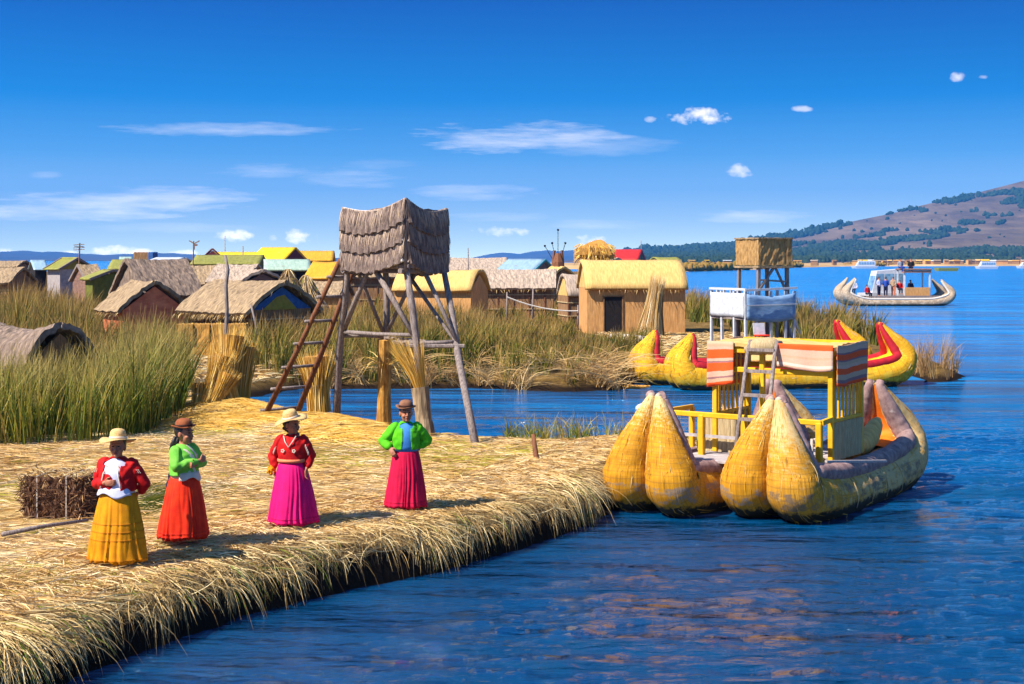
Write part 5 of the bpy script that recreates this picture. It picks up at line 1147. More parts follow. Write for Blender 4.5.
# tourists on the ferry: continuous body, shirt and trousers as children
def tourist(label, loc, rz, shirt, pants, sit=False, hat=None, hair='hair', H=1.7):
    t = thing('person', label, 'person', loc, rz); t.scale = (H / 1.7,) * 3; V = Vector; dz = -.42 if sit else 0
    m = MB(); caps(m, [V((0, 0, .95 + dz)), V((0, 0, 1.2 + dz)), V((0, 0, 1.42 + dz))], [(.15), .15, .13]); caps(m, [V((0, 0, 1.42 + dz)), V((0, 0, 1.52 + dz))], [.06, .055]); m.ell((0, 0, 1.6 + dz), (.08, .095, .115)); m.ell((0, -.095, 1.59 + dz), (.014, .02, .02))
    for s in (-1, 1):
        caps(m, [V((s * .2, 0, 1.38 + dz)), V((s * .27, -.02, 1.12 + dz)), V((s * .2, -.18, .98 + dz))], [.055, .045, .035]); m.ell((s * .19, -.23, .97 + dz), (.03, .06, .03))
        caps(m, [V((s * .09, 0, .92 + dz)), V((s * .1, -.42, .5)) if sit else V((s * .1, 0, .5)), V((s * .1, -.42 if sit else 0, .08))], [.095, .07, .045]); m.ell((s * .1, -.06 - (.42 if sit else 0), .05), (.05, .13, .05))
    bake(m, 'body', M['skin'], t, .028, 0)
    m = MB(); m.loft([[(math.cos(a) * rx, math.sin(a) * ry, z + dz) for a in np.linspace(0, 2 * PI, 17)[:-1]] for (z, rx, ry) in ((.88, .18, .17), (1.1, .18, .165), (1.35, .2, .15), (1.45, .13, .1), (1.47, .07, .07))])
    for s in (-1, 1): caps(m, [V((s * .19, 0, 1.38 + dz)), V((s * .27, -.02, 1.12 + dz)), V((s * .22, -.13, 1.02 + dz))], [.07, .06, .05], 9)
    bake(m, 'shirt', M[shirt], t, .022, 1)
    m = MB()
    for s in (-1, 1): caps(m, [V((s * .085, 0, .93 + dz)), V((s * .1, -.42, .5)) if sit else V((s * .1, 0, .5)), V((s * .1, -.42 if sit else 0, .12))], [.115, .085, .065], 9)
    bake(m, 'trousers', M[pants], t, .025, 1)
    m = MB(); m.ell((0, .02, 1.64 + dz), (.092, .1, .1)); m.build('hair', M[hair], t, True)
    if hat: m = MB(); m.ell((0, 0, 1.7 + dz), (.1, .11, .07)); m.tube([(0, 0, 1.66 + dz), (0, 0, 1.675 + dz)], .19, 16); m.build('hat', M[hat], t, True)
    return t
def fl(px, dy, z): return (X(px, Yf) , Fr.y + dy, z)
tourist('tourist in white with pale hat perched at the left prow of the grey boat', fl(857, 1.0, 1.0), -.4, 'white_cloth', 'grey_cloth', True, 'straw_hat')
tourist('seated tourist in red shirt low behind the grey prow', fl(869, .6, .6), .5, 'red_cloth', 'navy', True)
tourist('standing tourist in white shirt left of the blue shirted one', fl(881, .7, .85), .6, 'white_cloth', 'navy')
tourist('standing tourist in bright blue shirt in the middle of the grey boat', fl(887.5, .6, .85), 2.8, 'blue_deep', 'navy')
tourist('standing tourist in tan top next to the cabin post', fl(896, .9, .85), -.6, 'tan_cloth', 'terracotta')
tourist('tourist in lavender sitting at the left of the cabin roof', fl(903, .9, 2.95), .4, 'grey_cloth', 'blue_deep', True)
tourist('tourist in dark jacket sitting at the right of the cabin roof', fl(914, .9, 2.95), -.4, 'black_cloth', 'navy', True)
tourist('passenger in red jacket sitting under the cabin roof', fl(903, 1.1, 1.0), 0, 'red_cloth', 'navy', True)
tourist('passenger in dark clothes sitting right under the cabin roof', fl(914, 1.1, 1.0), .2, 'navy', 'black_cloth', True)

# ------------------------------------------------------------------ straw bale beside the women
p = gp(63, 513); p.z = float(hA([p.x], [p.y])[0]) - .04
t = thing('straw_bale', 'square straw bale with shade painted on its sides standing left of the women', 'bale', p, -.1)
M['shaded_bale'] = noisy('shaded_straw_bale', [C(66, 40, 28), C(108, 72, 50), C(146, 108, 76)], 5, (3, 3, 1), .95, .9, .03, fine=(30, (3, 3, .6), .7))  # shade painted into the side colour; the pale top straw reads as lit
m = MB(); wB, dB, hB_ = .84, .66, .58
rings = []
for i in range(9):
    z = hB_ * i / 8; q = .03 * math.sin(i * 2)
    ring = []
    for k in range(48):
        a = 2 * PI * k / 48; cx_, sy_ = math.cos(a), math.sin(a); e_ = .28
        ring.append((math.copysign(abs(cx_) ** e_, cx_) * (wB / 2 + .02 * math.sin(k * 3 + i)) , math.copysign(abs(sy_) ** e_, sy_) * (dB / 2 + .02 * math.sin(k * 2 + i * 2)), z + .015 * math.sin(k * 1.7) * (i == 8)))
    rings.append(ring)
m.loft(rings); bo = m.build('bale_block', M['shaded_bale'], t)
def facestraw(n, w, d, h, mat, par, nm, top=.5, lw=(.008, .016)):
    f_ = rng.integers(0, 4, n); u = rng.uniform(-.5, .5, n); z = rng.uniform(.05, h, n)
    x = np.where(f_ == 0, u * w, np.where(f_ == 1, w / 2, np.where(f_ == 2, u * w, -w / 2))); y = np.where(f_ == 0, -d / 2, np.where(f_ == 1, u * d, np.where(f_ == 2, d / 2, u * d)))
    ox = np.where(f_ == 1, 1, np.where(f_ == 3, -1, 0)); oy = np.where(f_ == 0, -1, np.where(f_ == 2, 1, 0))
    P0 = np.stack([x + ox * .01, y + oy * .01, z], 1); P2 = P0 + np.stack([ox * .03 + rng.normal(0, .06, n), oy * .03 + rng.normal(0, .06, n), rng.normal(-.03, .07, n)], 1)
    strands(nm, P0, (P0 + P2) / 2 + np.stack([ox * .02, oy * .02, 0 * ox], 1), P2, rng.uniform(*lw, n), rng.uniform(0, 1, n), mat, par)
M['shaded_bale_straw'] = uvmat('shaded_bale_straw', [(0, C(60, 36, 26)), (.5, C(110, 76, 54)), (.85, C(150, 112, 78)), (1, C(196, 156, 104))], .9)
facestraw(1600, wB, dB, hB_, M['shaded_bale_straw'], t, 'loose_straw')
n = 500; P0 = np.stack([rng.uniform(-wB / 2, wB / 2, n), rng.uniform(-dB / 2, dB / 2, n), hB_ + rng.uniform(0, .02, n)], 1); a = rng.uniform(0, 6.28, n); P2 = P0 + np.stack([np.cos(a) * .12, np.sin(a) * .12, rng.uniform(-.04, .04, n)], 1)
strands('top_straw', P0, (P0 + P2) / 2 + [0, 0, .03], P2, rng.uniform(.006, .012, n), rng.uniform(0, 1, n), M['straw'], t)
m = MB()
for xx in (-.2, .2): m.tube([(xx, -dB / 2 - .03, 0.03), (xx, -dB / 2 - .03, hB_ + .02), (xx, dB / 2 + .03, hB_ + .02), (xx, dB / 2 + .03, .03)], .008, 5)
m.build('twine', M['rope'], t)
# mooring stones wrapped in cloth seen before the far boat
for i, (px, py, r, lab) in enumerate(((650, 409, .32, 'grey boulder half under water below the far prows'), (706, 412, .0, ''))):
    if r:
        b = gp(px, py, .0); m = MB(); m.ell((0, 0, 0), (r * 1.2, r, r * .62), None, 16, 10); 
        m.v = [tuple(Vector(v) * (1 + .18 * noise.noise(Vector(v) * 4))) for v in m.v]; o = m.build('boulder', M['rope'], None, True); o.location = b; tag(o, lab, 'boulder')

# ------------------------------------------------------------------ reeds and straw
xy = lambda px, Y: X(px, Y)
def keepPath(x, y):
    px = pxof(x, y); py = pyof(y); ok = clear(x, y)
    ok &= ~((px > 178 + (py - 350) * .1) & (px < 262) & (y < 54) & (y > 26)); return ok
def front_keep(x, y):
    px = pxof(x, y); ok = keepPath(x, y); lim = np.interp(px, [-200, 0, 90, 150, 185], [25.2, 25.6, 26.2, 27.6, 30.5]) + .5 * fbm1(x, y, 1.5)
    return ok & (y > lim) & (px < 190)
def hAB(x, y): return np.maximum(hA(x, y), hB(x, y))
reedbed('reeds', 'tall green reeds at the left behind the straw bale', [(-17, -5.5, 25, 33, 1)], 230, .95, 1.6, M['reed_green'], hAB, (.013, .026), .3, front_keep, ushift=-.14, hmod=lambda x, y: np.interp(pxof(x, y), [0, 95, 130, 190], [1, 1.05, 1.35, 1.3]))
reedbed('reeds', 'olive and rust dry reeds filling the left middle ground', [(-24, -6.5, 32, 47, 1), (-30, -8, 47, 78, .5)], 95, .95, 1.75, M['reed_dry'], hAB, (.02, .04), .3, lambda x, y: keepPath(x, y) & (pxof(x, y) < np.where(y < 50, 200, 178)), ushift=-.14, hmod=lambda x, y: np.where((y > 45) & (pxof(x, y) < 85), 1.25, np.where(pxof(x, y) > 95, .85, 1.0)))
def shelterclear(x, y): return y > 0
def midkeep(x, y):
    px = pxof(x, y); ok = clear(x, y); d = sdist(np.stack([x, y], 1), polyB); ok &= (d > .15) & (px > 240 + np.clip((52 - y) * 4, 0, 60) * 0) & (px < 664 - np.clip(y - 50, 0, 30) * 1.6)
    ok &= ~((px > 575) & (y > 58)); return ok
reedbed('reeds', 'olive reeds on the bank across the channel behind the watchtower', [(-9.5, 7, 44, 60, 1), (-12, 6, 60, 74, .45)], 85, .95, 1.6, M['reed_dry'], hB, (.02, .04), .35, midkeep, ushift=-.16, hmod=lambda x, y: np.interp(pxof(x, y), [0, 470, 560, 700], [1, 1, .55, .5]))
reedbed('reeds', 'pale grass overhanging the channel bank left of the far boat', [(-8, 6, 44, 47, 1)], 90, .7, 1.25, M['reed_pale'], lambda x, y: hB(x, y), (.015, .03), .9, lambda x, y: (sdist(np.stack([x, y], 1), polyB) > -.1) & (sdist(np.stack([x, y], 1), polyB) < 1.3) & (pxof(x, y) > 300), bias=(0, -.25), droop=.35)
reedbed('reeds', 'dense olive reeds along the shore right of the straw yellow hut', [(8, 17, 60, 100, 1)], 26, 1.1, 1.7, M['reed_dry'], hB, (.03, .06), .3, lambda x, y: clear(x, y) & (pxof(x, y) > 684) & (sdist(np.stack([x, y], 1), polyB) < 6) & ((pxof(x, y) < 716) | (y > 61)), ushift=-.08)
reedbed('reeds', 'green brown reeds right of the white canvas lookout', [(11, 17, 50, 62, 1)], 75, .8, 1.5, M['reed_dry'], hB, (.02, .04), .35, lambda x, y: (pxof(x, y) > 802) & (sdist(np.stack([x, y], 1), polyB) > .1) & (pxof(x, y) < 850))
reedbed('reeds', 'feathery pale reeds behind the stern of the far yellow boat', [(11, 16, 45.6, 50, 1)], 110, .7, 1.5, M['reed_pale'], lambda x, y: np.maximum(hB(x, y), .1), (.012, .024), .4, lambda x, y: (pxof(x, y) > 845) & (pxof(x, y) < 958) & (sdist(np.stack([x, y], 1), polyB) > 0), ushift=-.2)
reedbed('reeds', 'short green grass on the island edge behind the left prow', [(-.4, 4.5, 24.5, 28.6, 1)], 170, .25, .72, M['reed_green'], hA, (.009, .018), .5, lambda x, y: (y > 26.6 + .5 * fbm1(x, y, 2)) & (pxof(x, y) > 505), ushift=.12)
reedbed('reeds', 'thin tufts at the back edge of the village behind the huts', [(-30, 10, 74, 110, 1)], 8, .7, 1.3, M['reed_dry'], hB, (.04, .08), .35, lambda x, y: clear(x, y) & (pxof(x, y) < 575))

# loose straw covering the island
n = 78000; y = 13 + 18 * rng.uniform(0, 1, n) ** 1.35; x = rng.uniform(-.44, .16, n) * y + 0; ok = (sdist(np.stack([x, y], 1), polyA) > .15) & (rng.uniform(0, 1, n) < .66 + 1.2 * fbm1(x, y, 1.7)); x, y = x[ok], y[ok]; n = len(x)
a = rng.normal(0.15, .75, n) + 1.1 * fbm1(x, y, .6); a += np.where(rng.uniform(0, 1, n) < .5, PI, 0); Ls = rng.uniform(.15, .6, n)
def lay(x, y, a, Ls, up=.05):
    z0 = hA(x, y); x2, y2 = x + np.cos(a) * Ls, y + np.sin(a) * Ls; z2 = hA(x2, y2); x1, y1 = (x + x2) / 2 + rng.normal(0, .03, len(x)), (y + y2) / 2 + rng.normal(0, .03, len(x)); z1 = hA(x1, y1)
    ok = (z2 > .34) & (z0 > .34); u = rng.uniform(0, up, len(x))
    return [np.stack(q, 1)[ok] for q in ((x, y, z0 + .012 + u * .3), (x1, y1, z1 + .02 + u), (x2, y2, z2 + .012 + rng.uniform(0, up, len(x))))], ok
(P0, P1, P2), ok = lay(x, y, a, Ls); n = len(P0); u = np.clip(.6 + .4 * fbm1(P0[:, 0], P0[:, 1], .9) + .2 * fbm1(P0[:, 0], P0[:, 1], 3.1) + rng.normal(0, .2, n), 0, .93) 
u = np.where(rng.uniform(0, 1, n) < .05 + .35 * (fbm1(P0[:, 0] + 7, P0[:, 1], .6) > .22), 1, u)
o = strands('straw_litter', P0, P1, P2, rng.uniform(.006, .014, n), u, M['straw']); tag(o, 'loose dry straw spread over the floating island', 'straw', kind='stuff')
# straw drooping over the island edge
poly = np.array(polyA[1:20]); seg = np.diff(poly, axis=0); sl = np.linalg.norm(seg, axis=1); cs = np.concatenate([[0], np.cumsum(sl)])
def edge_pts_(n):
    t_ = rng.uniform(0, sl[:11].sum(), n); k = np.clip(np.searchsorted(cs, t_) - 1, 0, len(seg) - 1); q = poly[k] + seg[k] * ((t_ - cs[k]) / sl[k])[:, None]
    nr = np.stack([seg[k, 1], -seg[k, 0]], 1) / sl[k][:, None]
    if (sdist(q[:50] + nr[:50] * .5, polyA) > 0).mean() > .5: nr = -nr
    return t_, q, nr, seg[k] / sl[k][:, None]
def fringe(n, ins, out, zlo, zhi, wd, nm, lb, spread, arch, cl=1.0):
    t_, q, nr, tg = edge_pts_(n); c_ = .5 * np.sin(t_ * 3.1 + np.sin(t_ * 1.3) * 2) + .35 * np.sin(t_ * 7.7 + 1) + .3 * np.sin(t_ * 15.3)
    keep = rng.uniform(0, 1, n) < .45 + .5 * c_ * cl; t_, q, nr, tg, c_ = t_[keep], q[keep], nr[keep], tg[keep], c_[keep]; n = len(t_)
    wob = .22 * fbm2(q[:, 0], q[:, 1], 2.2)
    i_ = rng.uniform(*ins, n) - wob * 0; o_ = rng.uniform(*out, n) + .1 * c_ + wob
    sk = (rng.normal(0, spread, n) + .12 * np.sin(t_ * 2.3) + .14 * np.sin(t_ * 5.9 + 2))[:, None]
    A0 = q - nr * i_[:, None]; A2 = q + nr * o_[:, None] + tg * sk; A1 = A0 * .35 + A2 * .65 + tg * sk * .15
    z0 = hA(A0[:, 0], A0[:, 1]) + rng.uniform(0, .05, n); z2 = rng.uniform(zlo, zhi, n) - .08 * c_; z1 = z0 + rng.uniform(*arch, n); ok = z0 > .35
    S = lambda A, z: np.stack([A[:, 0], A[:, 1], z], 1)[ok]
    P0, P1, P2 = S(A0, z0), S(A1, z1), S(A2, z2); n = len(P0); u = np.clip(rng.beta(2, 1.6, n) + .15 * c_[ok], 0, 1)
    tag(strands(nm, P0, P1, P2, rng.uniform(*wd, n), u, M['edge_straw'], K=5), lb, 'straw', kind='stuff')
fringe(9000, (.0, .3), (-.08, .14), -.02, .42, (.005, .012), 'straw_fringe', 'long ragged straws hanging over the dark island edge', .2, (-.02, .07))
fringe(22000, (.0, .75), (-.25, .06), .12, .6, (.006, .013), 'straw_lip', 'short tangled straws rolling over the lip of the island', .34, (0, .08), .4)
fringe(150, (.0, .5), (.1, .6), -.02, .25, (.006, .011), 'reed_strays', 'single long green and pale stems sticking out over the water', .5, (0, .2))
n = 16000; t_, q, nr, tg = edge_pts_(n); i_ = rng.uniform(0, 1, n) ** 1.3 * 1.9 + .05; A = q - nr * i_[:, None]; th = np.arctan2(nr[:, 1], nr[:, 0]) + rng.normal(0, .95, n) + .6 * np.sin(t_ * 1.7)
(P0, P1, P2), ok = lay(A[:, 0], A[:, 1], th, rng.uniform(.12, .5, n), .09); n = len(P0)
tag(strands('edge_litter', P0, P1, P2, rng.uniform(.006, .014, n), np.clip(rng.normal(.5, .25, n), 0, .95), M['straw']), 'tangled short straw along the rim of the island', 'straw', kind='stuff')
# heaps of golden straw at the sheaves
n = 7000; hx = np.array([[h[0], h[1]] for h in HEAPS[:4]]); kk = rng.integers(0, 4, n); x = hx[kk, 0] + rng.normal(0, .55, n); y = hx[kk, 1] + rng.normal(0, .45, n)
(P0, P1, P2), ok = lay(x, y, rng.normal(-.3, .5, n), rng.uniform(.3, .8, n), .1); n = len(P0)
o = strands('straw_heap', P0, P1, P2, rng.uniform(.008, .016, n), rng.uniform(0, 1, n), M['straw_gold']); tag(o, 'golden loose straw heaped round the standing sheaves', 'straw', kind='stuff')
# village ground straw near the path and hut
n = 9000; x = rng.uniform(-13.5, -7.2, n); y = rng.uniform(31, 51, n); x2 = rng.uniform(4, 13, 5000); y2 = rng.uniform(48, 66, 5000); x = np.concatenate([x, x2]); y = np.concatenate([y, y2]); n = len(x)
z = hAB(x, y); ok = z > .3; x, y, z = x[ok], y[ok], z[ok]; n = len(x); a = rng.uniform(0, 6.28, n); l = rng.uniform(.2, .7, n)
P0 = np.stack([x, y, z + .02], 1); P2 = P0 + np.stack([np.cos(a) * l, np.sin(a) * l, rng.uniform(0, .1, n)], 1)
o = strands('path_straw', P0, (P0 + P2) / 2 + [0, 0, .05], P2, rng.uniform(.015, .03, n), rng.uniform(0, 1, n), M['straw']); tag(o, 'trampled pale straw on the path to the huts', 'straw', kind='stuff')
# green cut reeds on the straw
n = 500; c_ = gp(150, 502); x = c_.x + rng.normal(0, .25, n); y = c_.y + rng.normal(0, .5, n); (P0, P1, P2), ok = lay(x, y, rng.normal(1.2, .2, n), rng.uniform(.4, .9, n), .06); n = len(P0)
o = strands('cut_reeds', P0, P1, P2, rng.uniform(.008, .014, n), rng.uniform(.2, .6, n), M['reed_green']); tag(o, 'bunch of fresh green reeds lying between the two left women', 'reeds', kind='stuff')
# floating stems along the channel bank
m = MB()
for i in range(70):
    px = random.uniform(245, 640); Y = 45.8 + random.uniform(-.6, .5) + (px > 500) * -.7; a = random.uniform(-.15, .15); L = random.uniform(.5, 1.6); c_ = Vector((X(px, Y), Y, .04)); d_ = Vector((math.cos(a), math.sin(a), 0)) * L / 2; m.tube([c_ - d_, c_, c_ + d_], .04, 5)
tag(m.build('floating_stems', M['bale']), 'tan reed stems floating along the channel bank', 'reeds', kind='stuff')

# ------------------------------------------------------------------ far shore, hills, trees
MS = noisy('far_shore_ground', [C(120, 92, 50), C(176, 140, 84), C(206, 172, 116)], .02, (1, 1, 1), .95, .2, .1, coord='Geometry')
poly = [(X(640, 560), 470), (X(690, 492), 492), (X(745, 560), 560), (X(800, 760), 760), (X(852, 900), 900), (X(1100, 1010), 1010), (X(1400, 1080), 1080), (3200, 5000), (-400, 5000), (-20, 900)]
def hS(x, y):
    sh = x.shape; x1, y1 = x.ravel(), y.ravel(); d = sdist(np.stack([x1, y1], 1), poly); return np.where(d > 0, np.clip(d / 12, 0, 1) * 1.2, -1).reshape(sh)
sg_ = gridmesh('far_shore', np.linspace(-100, 1100, 260), np.linspace(465, 1500, 200), hS, MS); tag(sg_, kind='structure')
RX = [(560, 262), (600, 258), (640, 252), (680, 250.5), (700, 249), (725, 247), (745, 244), (765, 240), (790, 236), (803, 233), (830, 226.5), (860, 220), (890, 214), (920, 206), (950, 199), (985, 191), (1024, 181), (1080, 168), (1150, 155), (1250, 150), (1400, 165), (1600, 200), (1900, 255)]
HY0, HY1, HY2 = 1350.0, 3300.0, 4600.0
def hill_h(x, y):
    x = np.asarray(x, float); y = np.asarray(y, float); px = 512 + F * x / HY1
    rz = CAMZ + (HOR - np.interp(px, [q[0] for q in RX], [q[1] for q in RX])) / F * HY1
    t = np.clip((y - HY0) / (HY1 - HY0), 0, 1); b = np.clip((HY2 - y) / (HY2 - HY1), 0, 1)
    s = np.where(y < HY1, .25 * t + .75 * t ** 1.5, b ** .8)
    g = fbm2(x, y, .006, 4); return rz * s + g * rz * .06 * np.sin(PI * np.clip(t, 0, 1)) * (y < HY1) + .5
mh, nt, b = newmat('hill_ground')
n1 = texnoise(nt, .004, (1, .3, 1), 8, .7, 'Geometry', .5); n2 = texnoise(nt, .02, (1, .22, 1), 7, .75, 'Geometry', .6)
c = ramp(nt, n1, [(.3, C(76, 62, 46)), (.5, C(116, 96, 72)), (.7, C(156, 128, 98))]); c = mixc(nt, .6, c, ramp(nt, n2, [(.38, (.3, .3, .28, 1)), (.58, (1, 1, 1, 1))]), 'MULTIPLY')
nt.links.new(c, b.inputs['Base Color']); b.inputs['Roughness'].default_value = .95; b.inputs['Specular IOR Level'].default_value = .05; bump(nt, b, n2, .8, 14)
xs = np.linspace(100, 3400, 330); ys = np.concatenate([np.linspace(HY0, HY1, 110), np.linspace(HY1 + 40, HY2, 20)])
tag(gridmesh('hills', xs, ys, hill_h, mh), kind='structure')
# woods on the hill: many small crowns
def crowns(name, label, xs_, ys_, hs, szs, mat, Tz=.9):
    ico = MB(); ico.ell((0, 0, 0), (1, 1, 1), None, 6, 4); V0 = np.array(ico.v); Fl = ico.f; N = len(xs_); vs = []; nv = len(V0)
    base = np.stack([xs_, ys_, hs], 1)[:, None, :]; jit = 1 + .35 * rng.normal(0, 1, (N, nv, 1)).clip(-1, 1)
    sc3 = np.stack([szs, szs, szs * rng.uniform(.7, 1.4, N)], 1)[:, None, :]; P = base + V0[None] * jit * sc3 + np.array([0, 0, .5]) * sc3
    me = bpy.data.meshes.new(name); me.vertices.add(N * nv); me.vertices.foreach_set('co', P.astype(np.float32).ravel())
    lens = np.array([len(f) for f in Fl]); flat = np.concatenate([np.array(f) for f in Fl]); LT = np.tile(lens, N); LS = np.concatenate([[0], np.cumsum(LT)[:-1]]); VI = (flat[None] + (np.arange(N) * nv)[:, None]).ravel()
    me.loops.add(len(VI)); me.loops.foreach_set('vertex_index', VI.astype(np.int32)); me.polygons.add(len(LT)); me.polygons.foreach_set('loop_start', LS.astype(np.int32)); me.polygons.foreach_set('loop_total', LT.astype(np.int32))
    me.materials.append(mat); me.update(calc_edges=True); return tag(link(bpy.data.objects.new(name, me)), label, 'woods', kind='stuff')
MT = noisy('eucalyptus_crowns', [C(26, 42, 30), C(54, 70, 42)], .05, (1, 1, 1), .95, .1, .1, coord='Geometry', spec=.05)
n = 170000; px = rng.uniform(600, 1300, n); py = rng.uniform(0, 1, n); yy = HY0 + (HY1 - HY0) * py ** 1.0; xx = X(px, yy); pxr = 512 + F * xx / HY1
pat = 1.5 * fbm2(xx, yy * .5, .013, 4) + .6 * fbm2(xx, yy * .5, .06, 2); tt = (yy - HY0) / (HY1 - HY0)
low = np.interp(px, [600, 740, 800, 860, 1024], [1.3, 1.2, .75, .45, .45]); keep = (pat > (-.14 + .26 * (tt / low) ** 1.0 - .25 * (px < 760) + .1 * (tt < .04))) | (rng.uniform(0, 1, n) < .003); keep &= rng.uniform(0, 1, n) < .5
xx, yy = xx[keep], yy[keep]; crowns('woods', 'dark scattered trees over the lower slopes of the far hill', xx, yy, hill_h(xx, yy), rng.uniform(1.6, 4.4, len(xx)) * (.55 + .6 * yy / HY1), MT)
n = 900; px = rng.uniform(600, 840, n); yy = rng.uniform(HY1 - 160, HY1 + 30, n); xx = X(px, yy); k_ = rng.uniform(0, 1, n) < np.interp(px, [600, 640, 760, 800, 840], [.9, .9, .8, .4, .1]); xx, yy = xx[k_], yy[k_]
crowns('woods', 'line of trees along the low left ridge of the hill', xx, yy, hill_h(xx, yy), rng.uniform(4, 8, len(xx)), MT)
# shore brush and far huts
n = 9000; px = rng.uniform(640, 1300, n); d_ = rng.uniform(2, 60, n); yb = np.interp(px, [640, 690, 745, 800, 852, 1100, 1400], [470, 492, 560, 760, 900, 1010, 1080]); yy = yb + d_; xx = X(px, yy)
k_ = (fbm2(xx, yy, .03, 3) > np.interp(px, [690, 800, 860], [-.35, -.05, .15])); xx, yy = xx[k_], yy[k_]
MB2 = noisy('shore_brush', [C(86, 80, 24), C(130, 104, 40), C(150, 110, 60)], .08, (1, 1, 1), .95, .1, .1, coord='Geometry', spec=.05)
crowns('reeds', 'brown green brush along the far lake shore', xx, yy, 0 * xx + .8, rng.uniform(.5, 1.3, len(xx)), MB2)
cols = ['thatch_tan', 'thatch_yellow', 'yellow_roof', 'thatch_pink', 'wall_brown', 'white_roof', 'bale']
ORD = 'first second third fourth fifth sixth seventh eighth ninth tenth eleventh twelfth thirteenth fourteenth fifteenth sixteenth seventeenth eighteenth nineteenth twentieth'.split()
ORD += ['twenty-' + q for q in ORD[:9]] + ['thirtieth'] + ['thirty-' + q for q in ORD[:9]] + ['fortieth']
cols = ['thatch_tan', 'thatch_yellow', 'thatch_pink', 'thatch_tan', 'yellow_roof', 'wall_brown', 'thatch_yellow', 'white_roof', 'thatch_tan', 'bale']
for i, px in enumerate(list(range(690, 850, 18)) + list(range(854, 1032, 6))):
    px = px + random.uniform(-2, 2); Yb = float(np.interp(px, [640, 690, 745, 800, 852, 1100], [470, 492, 560, 760, 900, 1010])) + random.uniform(8, 50)
    wpx = random.uniform(5, 10); hpx = random.uniform(2.6, 4.6); w = wpx / F * Yb; h = hpx / F * Yb + .6; c_ = cols[(i * 3 + 1) % 10]
    py_r = HOR + (CAMZ - 1.2 - h) / F * Yb; py_e = HOR + (CAMZ - 1.2 - h * .5) / F * Yb
    nm = {'thatch_tan': 'tan', 'thatch_yellow': 'straw yellow', 'yellow_roof': 'bright yellow', 'thatch_pink': 'bleached', 'wall_brown': 'brown', 'white_roof': 'white', 'bale': 'golden'}[c_]
    hut('tiny ' + nm + ' roofed hut, ' + ORD[i] + ' from the left along the far shore', px - wpx / 2, px + wpx / 2, Yb, py_r, py_e, random.uniform(-35, 35), w * .45, c_, random.choice(['wall_brown', 'wall_orange', 'wall_brown']), jit=.02, group='tiny huts along the far shore', z=1.2, over=.3)
# distant blue mountains
def range_mesh(name, Y0, Y1, pts, seed, mat, x0, x1):
    def h(x, y):
        px = 512 + F * x / Y1; rz = CAMZ + (HOR - np.interp(px, [q[0] for q in pts], [q[1] for q in pts])) / F * Y1; t = np.clip((y - Y0) / (Y1 - Y0), 0, 1); b_ = np.clip((Y1 * 1.25 - y) / (Y1 * .25), 0, 1)
        g = fbm2(x + seed, y, .004 * 4000 / Y1, 4); return rz * np.where(y < Y1, t ** 1.1, b_) * (1 + .3 * g * np.sin(PI * t)) + g * 10 * t + 8 * fbm2(x + seed, y, .02, 3) * t - 2
    xs_ = np.linspace(X(x0, Y1), X(x1, Y1), 300); ys_ = np.concatenate([np.linspace(Y0, Y1, 30), np.linspace(Y1 * 1.03, Y1 * 1.25, 6)]); return tag(gridmesh(name, xs_, ys_, h, mat), kind='structure')
MM = noisy('mountain_ground', [C(58, 50, 40), C(92, 76, 58)], .0015, (1, 1, 1), .95, .2, 5, coord='Geometry', spec=.05)
range_mesh('mountains', 5200, 7600, [(-700, 250), (-300, 246), (-100, 254), (0, 254), (15, 251), (25, 250), (32, 250.5), (42, 253), (50, 252.5), (58, 251), (64, 251.5), (72, 254), (84, 255), (90, 253.5), (98, 255.5), (110, 255), (124, 254), (150, 253.5), (172, 252.5), (190, 254), (215, 255.5), (260, 256.5), (340, 257.5), (440, 258), (520, 260), (700, 262)], 3, MM, -700, 620)
range_mesh('mountains', 7200, 9400, [(440, 262), (470, 258), (490, 254), (503, 252), (512, 253), (520, 254), (535, 251), (548, 250), (560, 251), (575, 250), (588, 249.5), (600, 251), (615, 254), (640, 256), (680, 259), (760, 262)], 9, MM, 430, 780)

# ------------------------------------------------------------------ air
HAZE = True
if HAZE:
    m, nt, b = newmat('haze_air'); nt.nodes.remove(b); pv = nt.nodes.new('ShaderNodeVolumePrincipled'); pv.inputs['Color'].default_value = (.05, .36, 1, 1); pv.inputs['Density'].default_value = 0.00012; pv.inputs['Anisotropy'].default_value = 0.0
    nt.links.new(pv.outputs[0], nt.nodes['Material Output'].inputs['Volume'])
    hzb = MB().box((0, 5900, 300), (14000, 12400, 620)).build('haze', m); tag(hzb, kind='stuff')

# ------------------------------------------------------------------ sky, sun, camera
SUN = Vector((-.57, -.36, .74)).normalized(); el = math.asin(SUN.z); az = math.atan2(SUN.x, SUN.y)
w = bpy.data.worlds.new('World'); sc.world = w; w.use_nodes = True; nt = w.node_tree; bg = nt.nodes['Background']; bg.inputs[1].default_value = .1
tc = nt.nodes.new('ShaderNodeTexCoord'); sp = nt.nodes.new('ShaderNodeSeparateXYZ'); nt.links.new(tc.outputs['Generated'], sp.inputs[0])
def mth(op, a, b_=None, c_=None, clamp=False):
    n = nt.nodes.new('ShaderNodeMath'); n.operation = op; n.use_clamp = clamp
    for i, v in enumerate((a, b_, c_)):
        if v is None: continue
        if isinstance(v, (int, float)): n.inputs[i].default_value = v
        else: nt.links.new(v, n.inputs[i])
    return n.outputs[0]
zs = mth('MULTIPLY', sp.outputs[2], 4.0); zs = mth('ADD', zs, .10); cb = nt.nodes.new('ShaderNodeCombineXYZ'); nt.links.new(sp.outputs[0], cb.inputs[0]); nt.links.new(sp.outputs[1], cb.inputs[1]); nt.links.new(zs, cb.inputs[2])
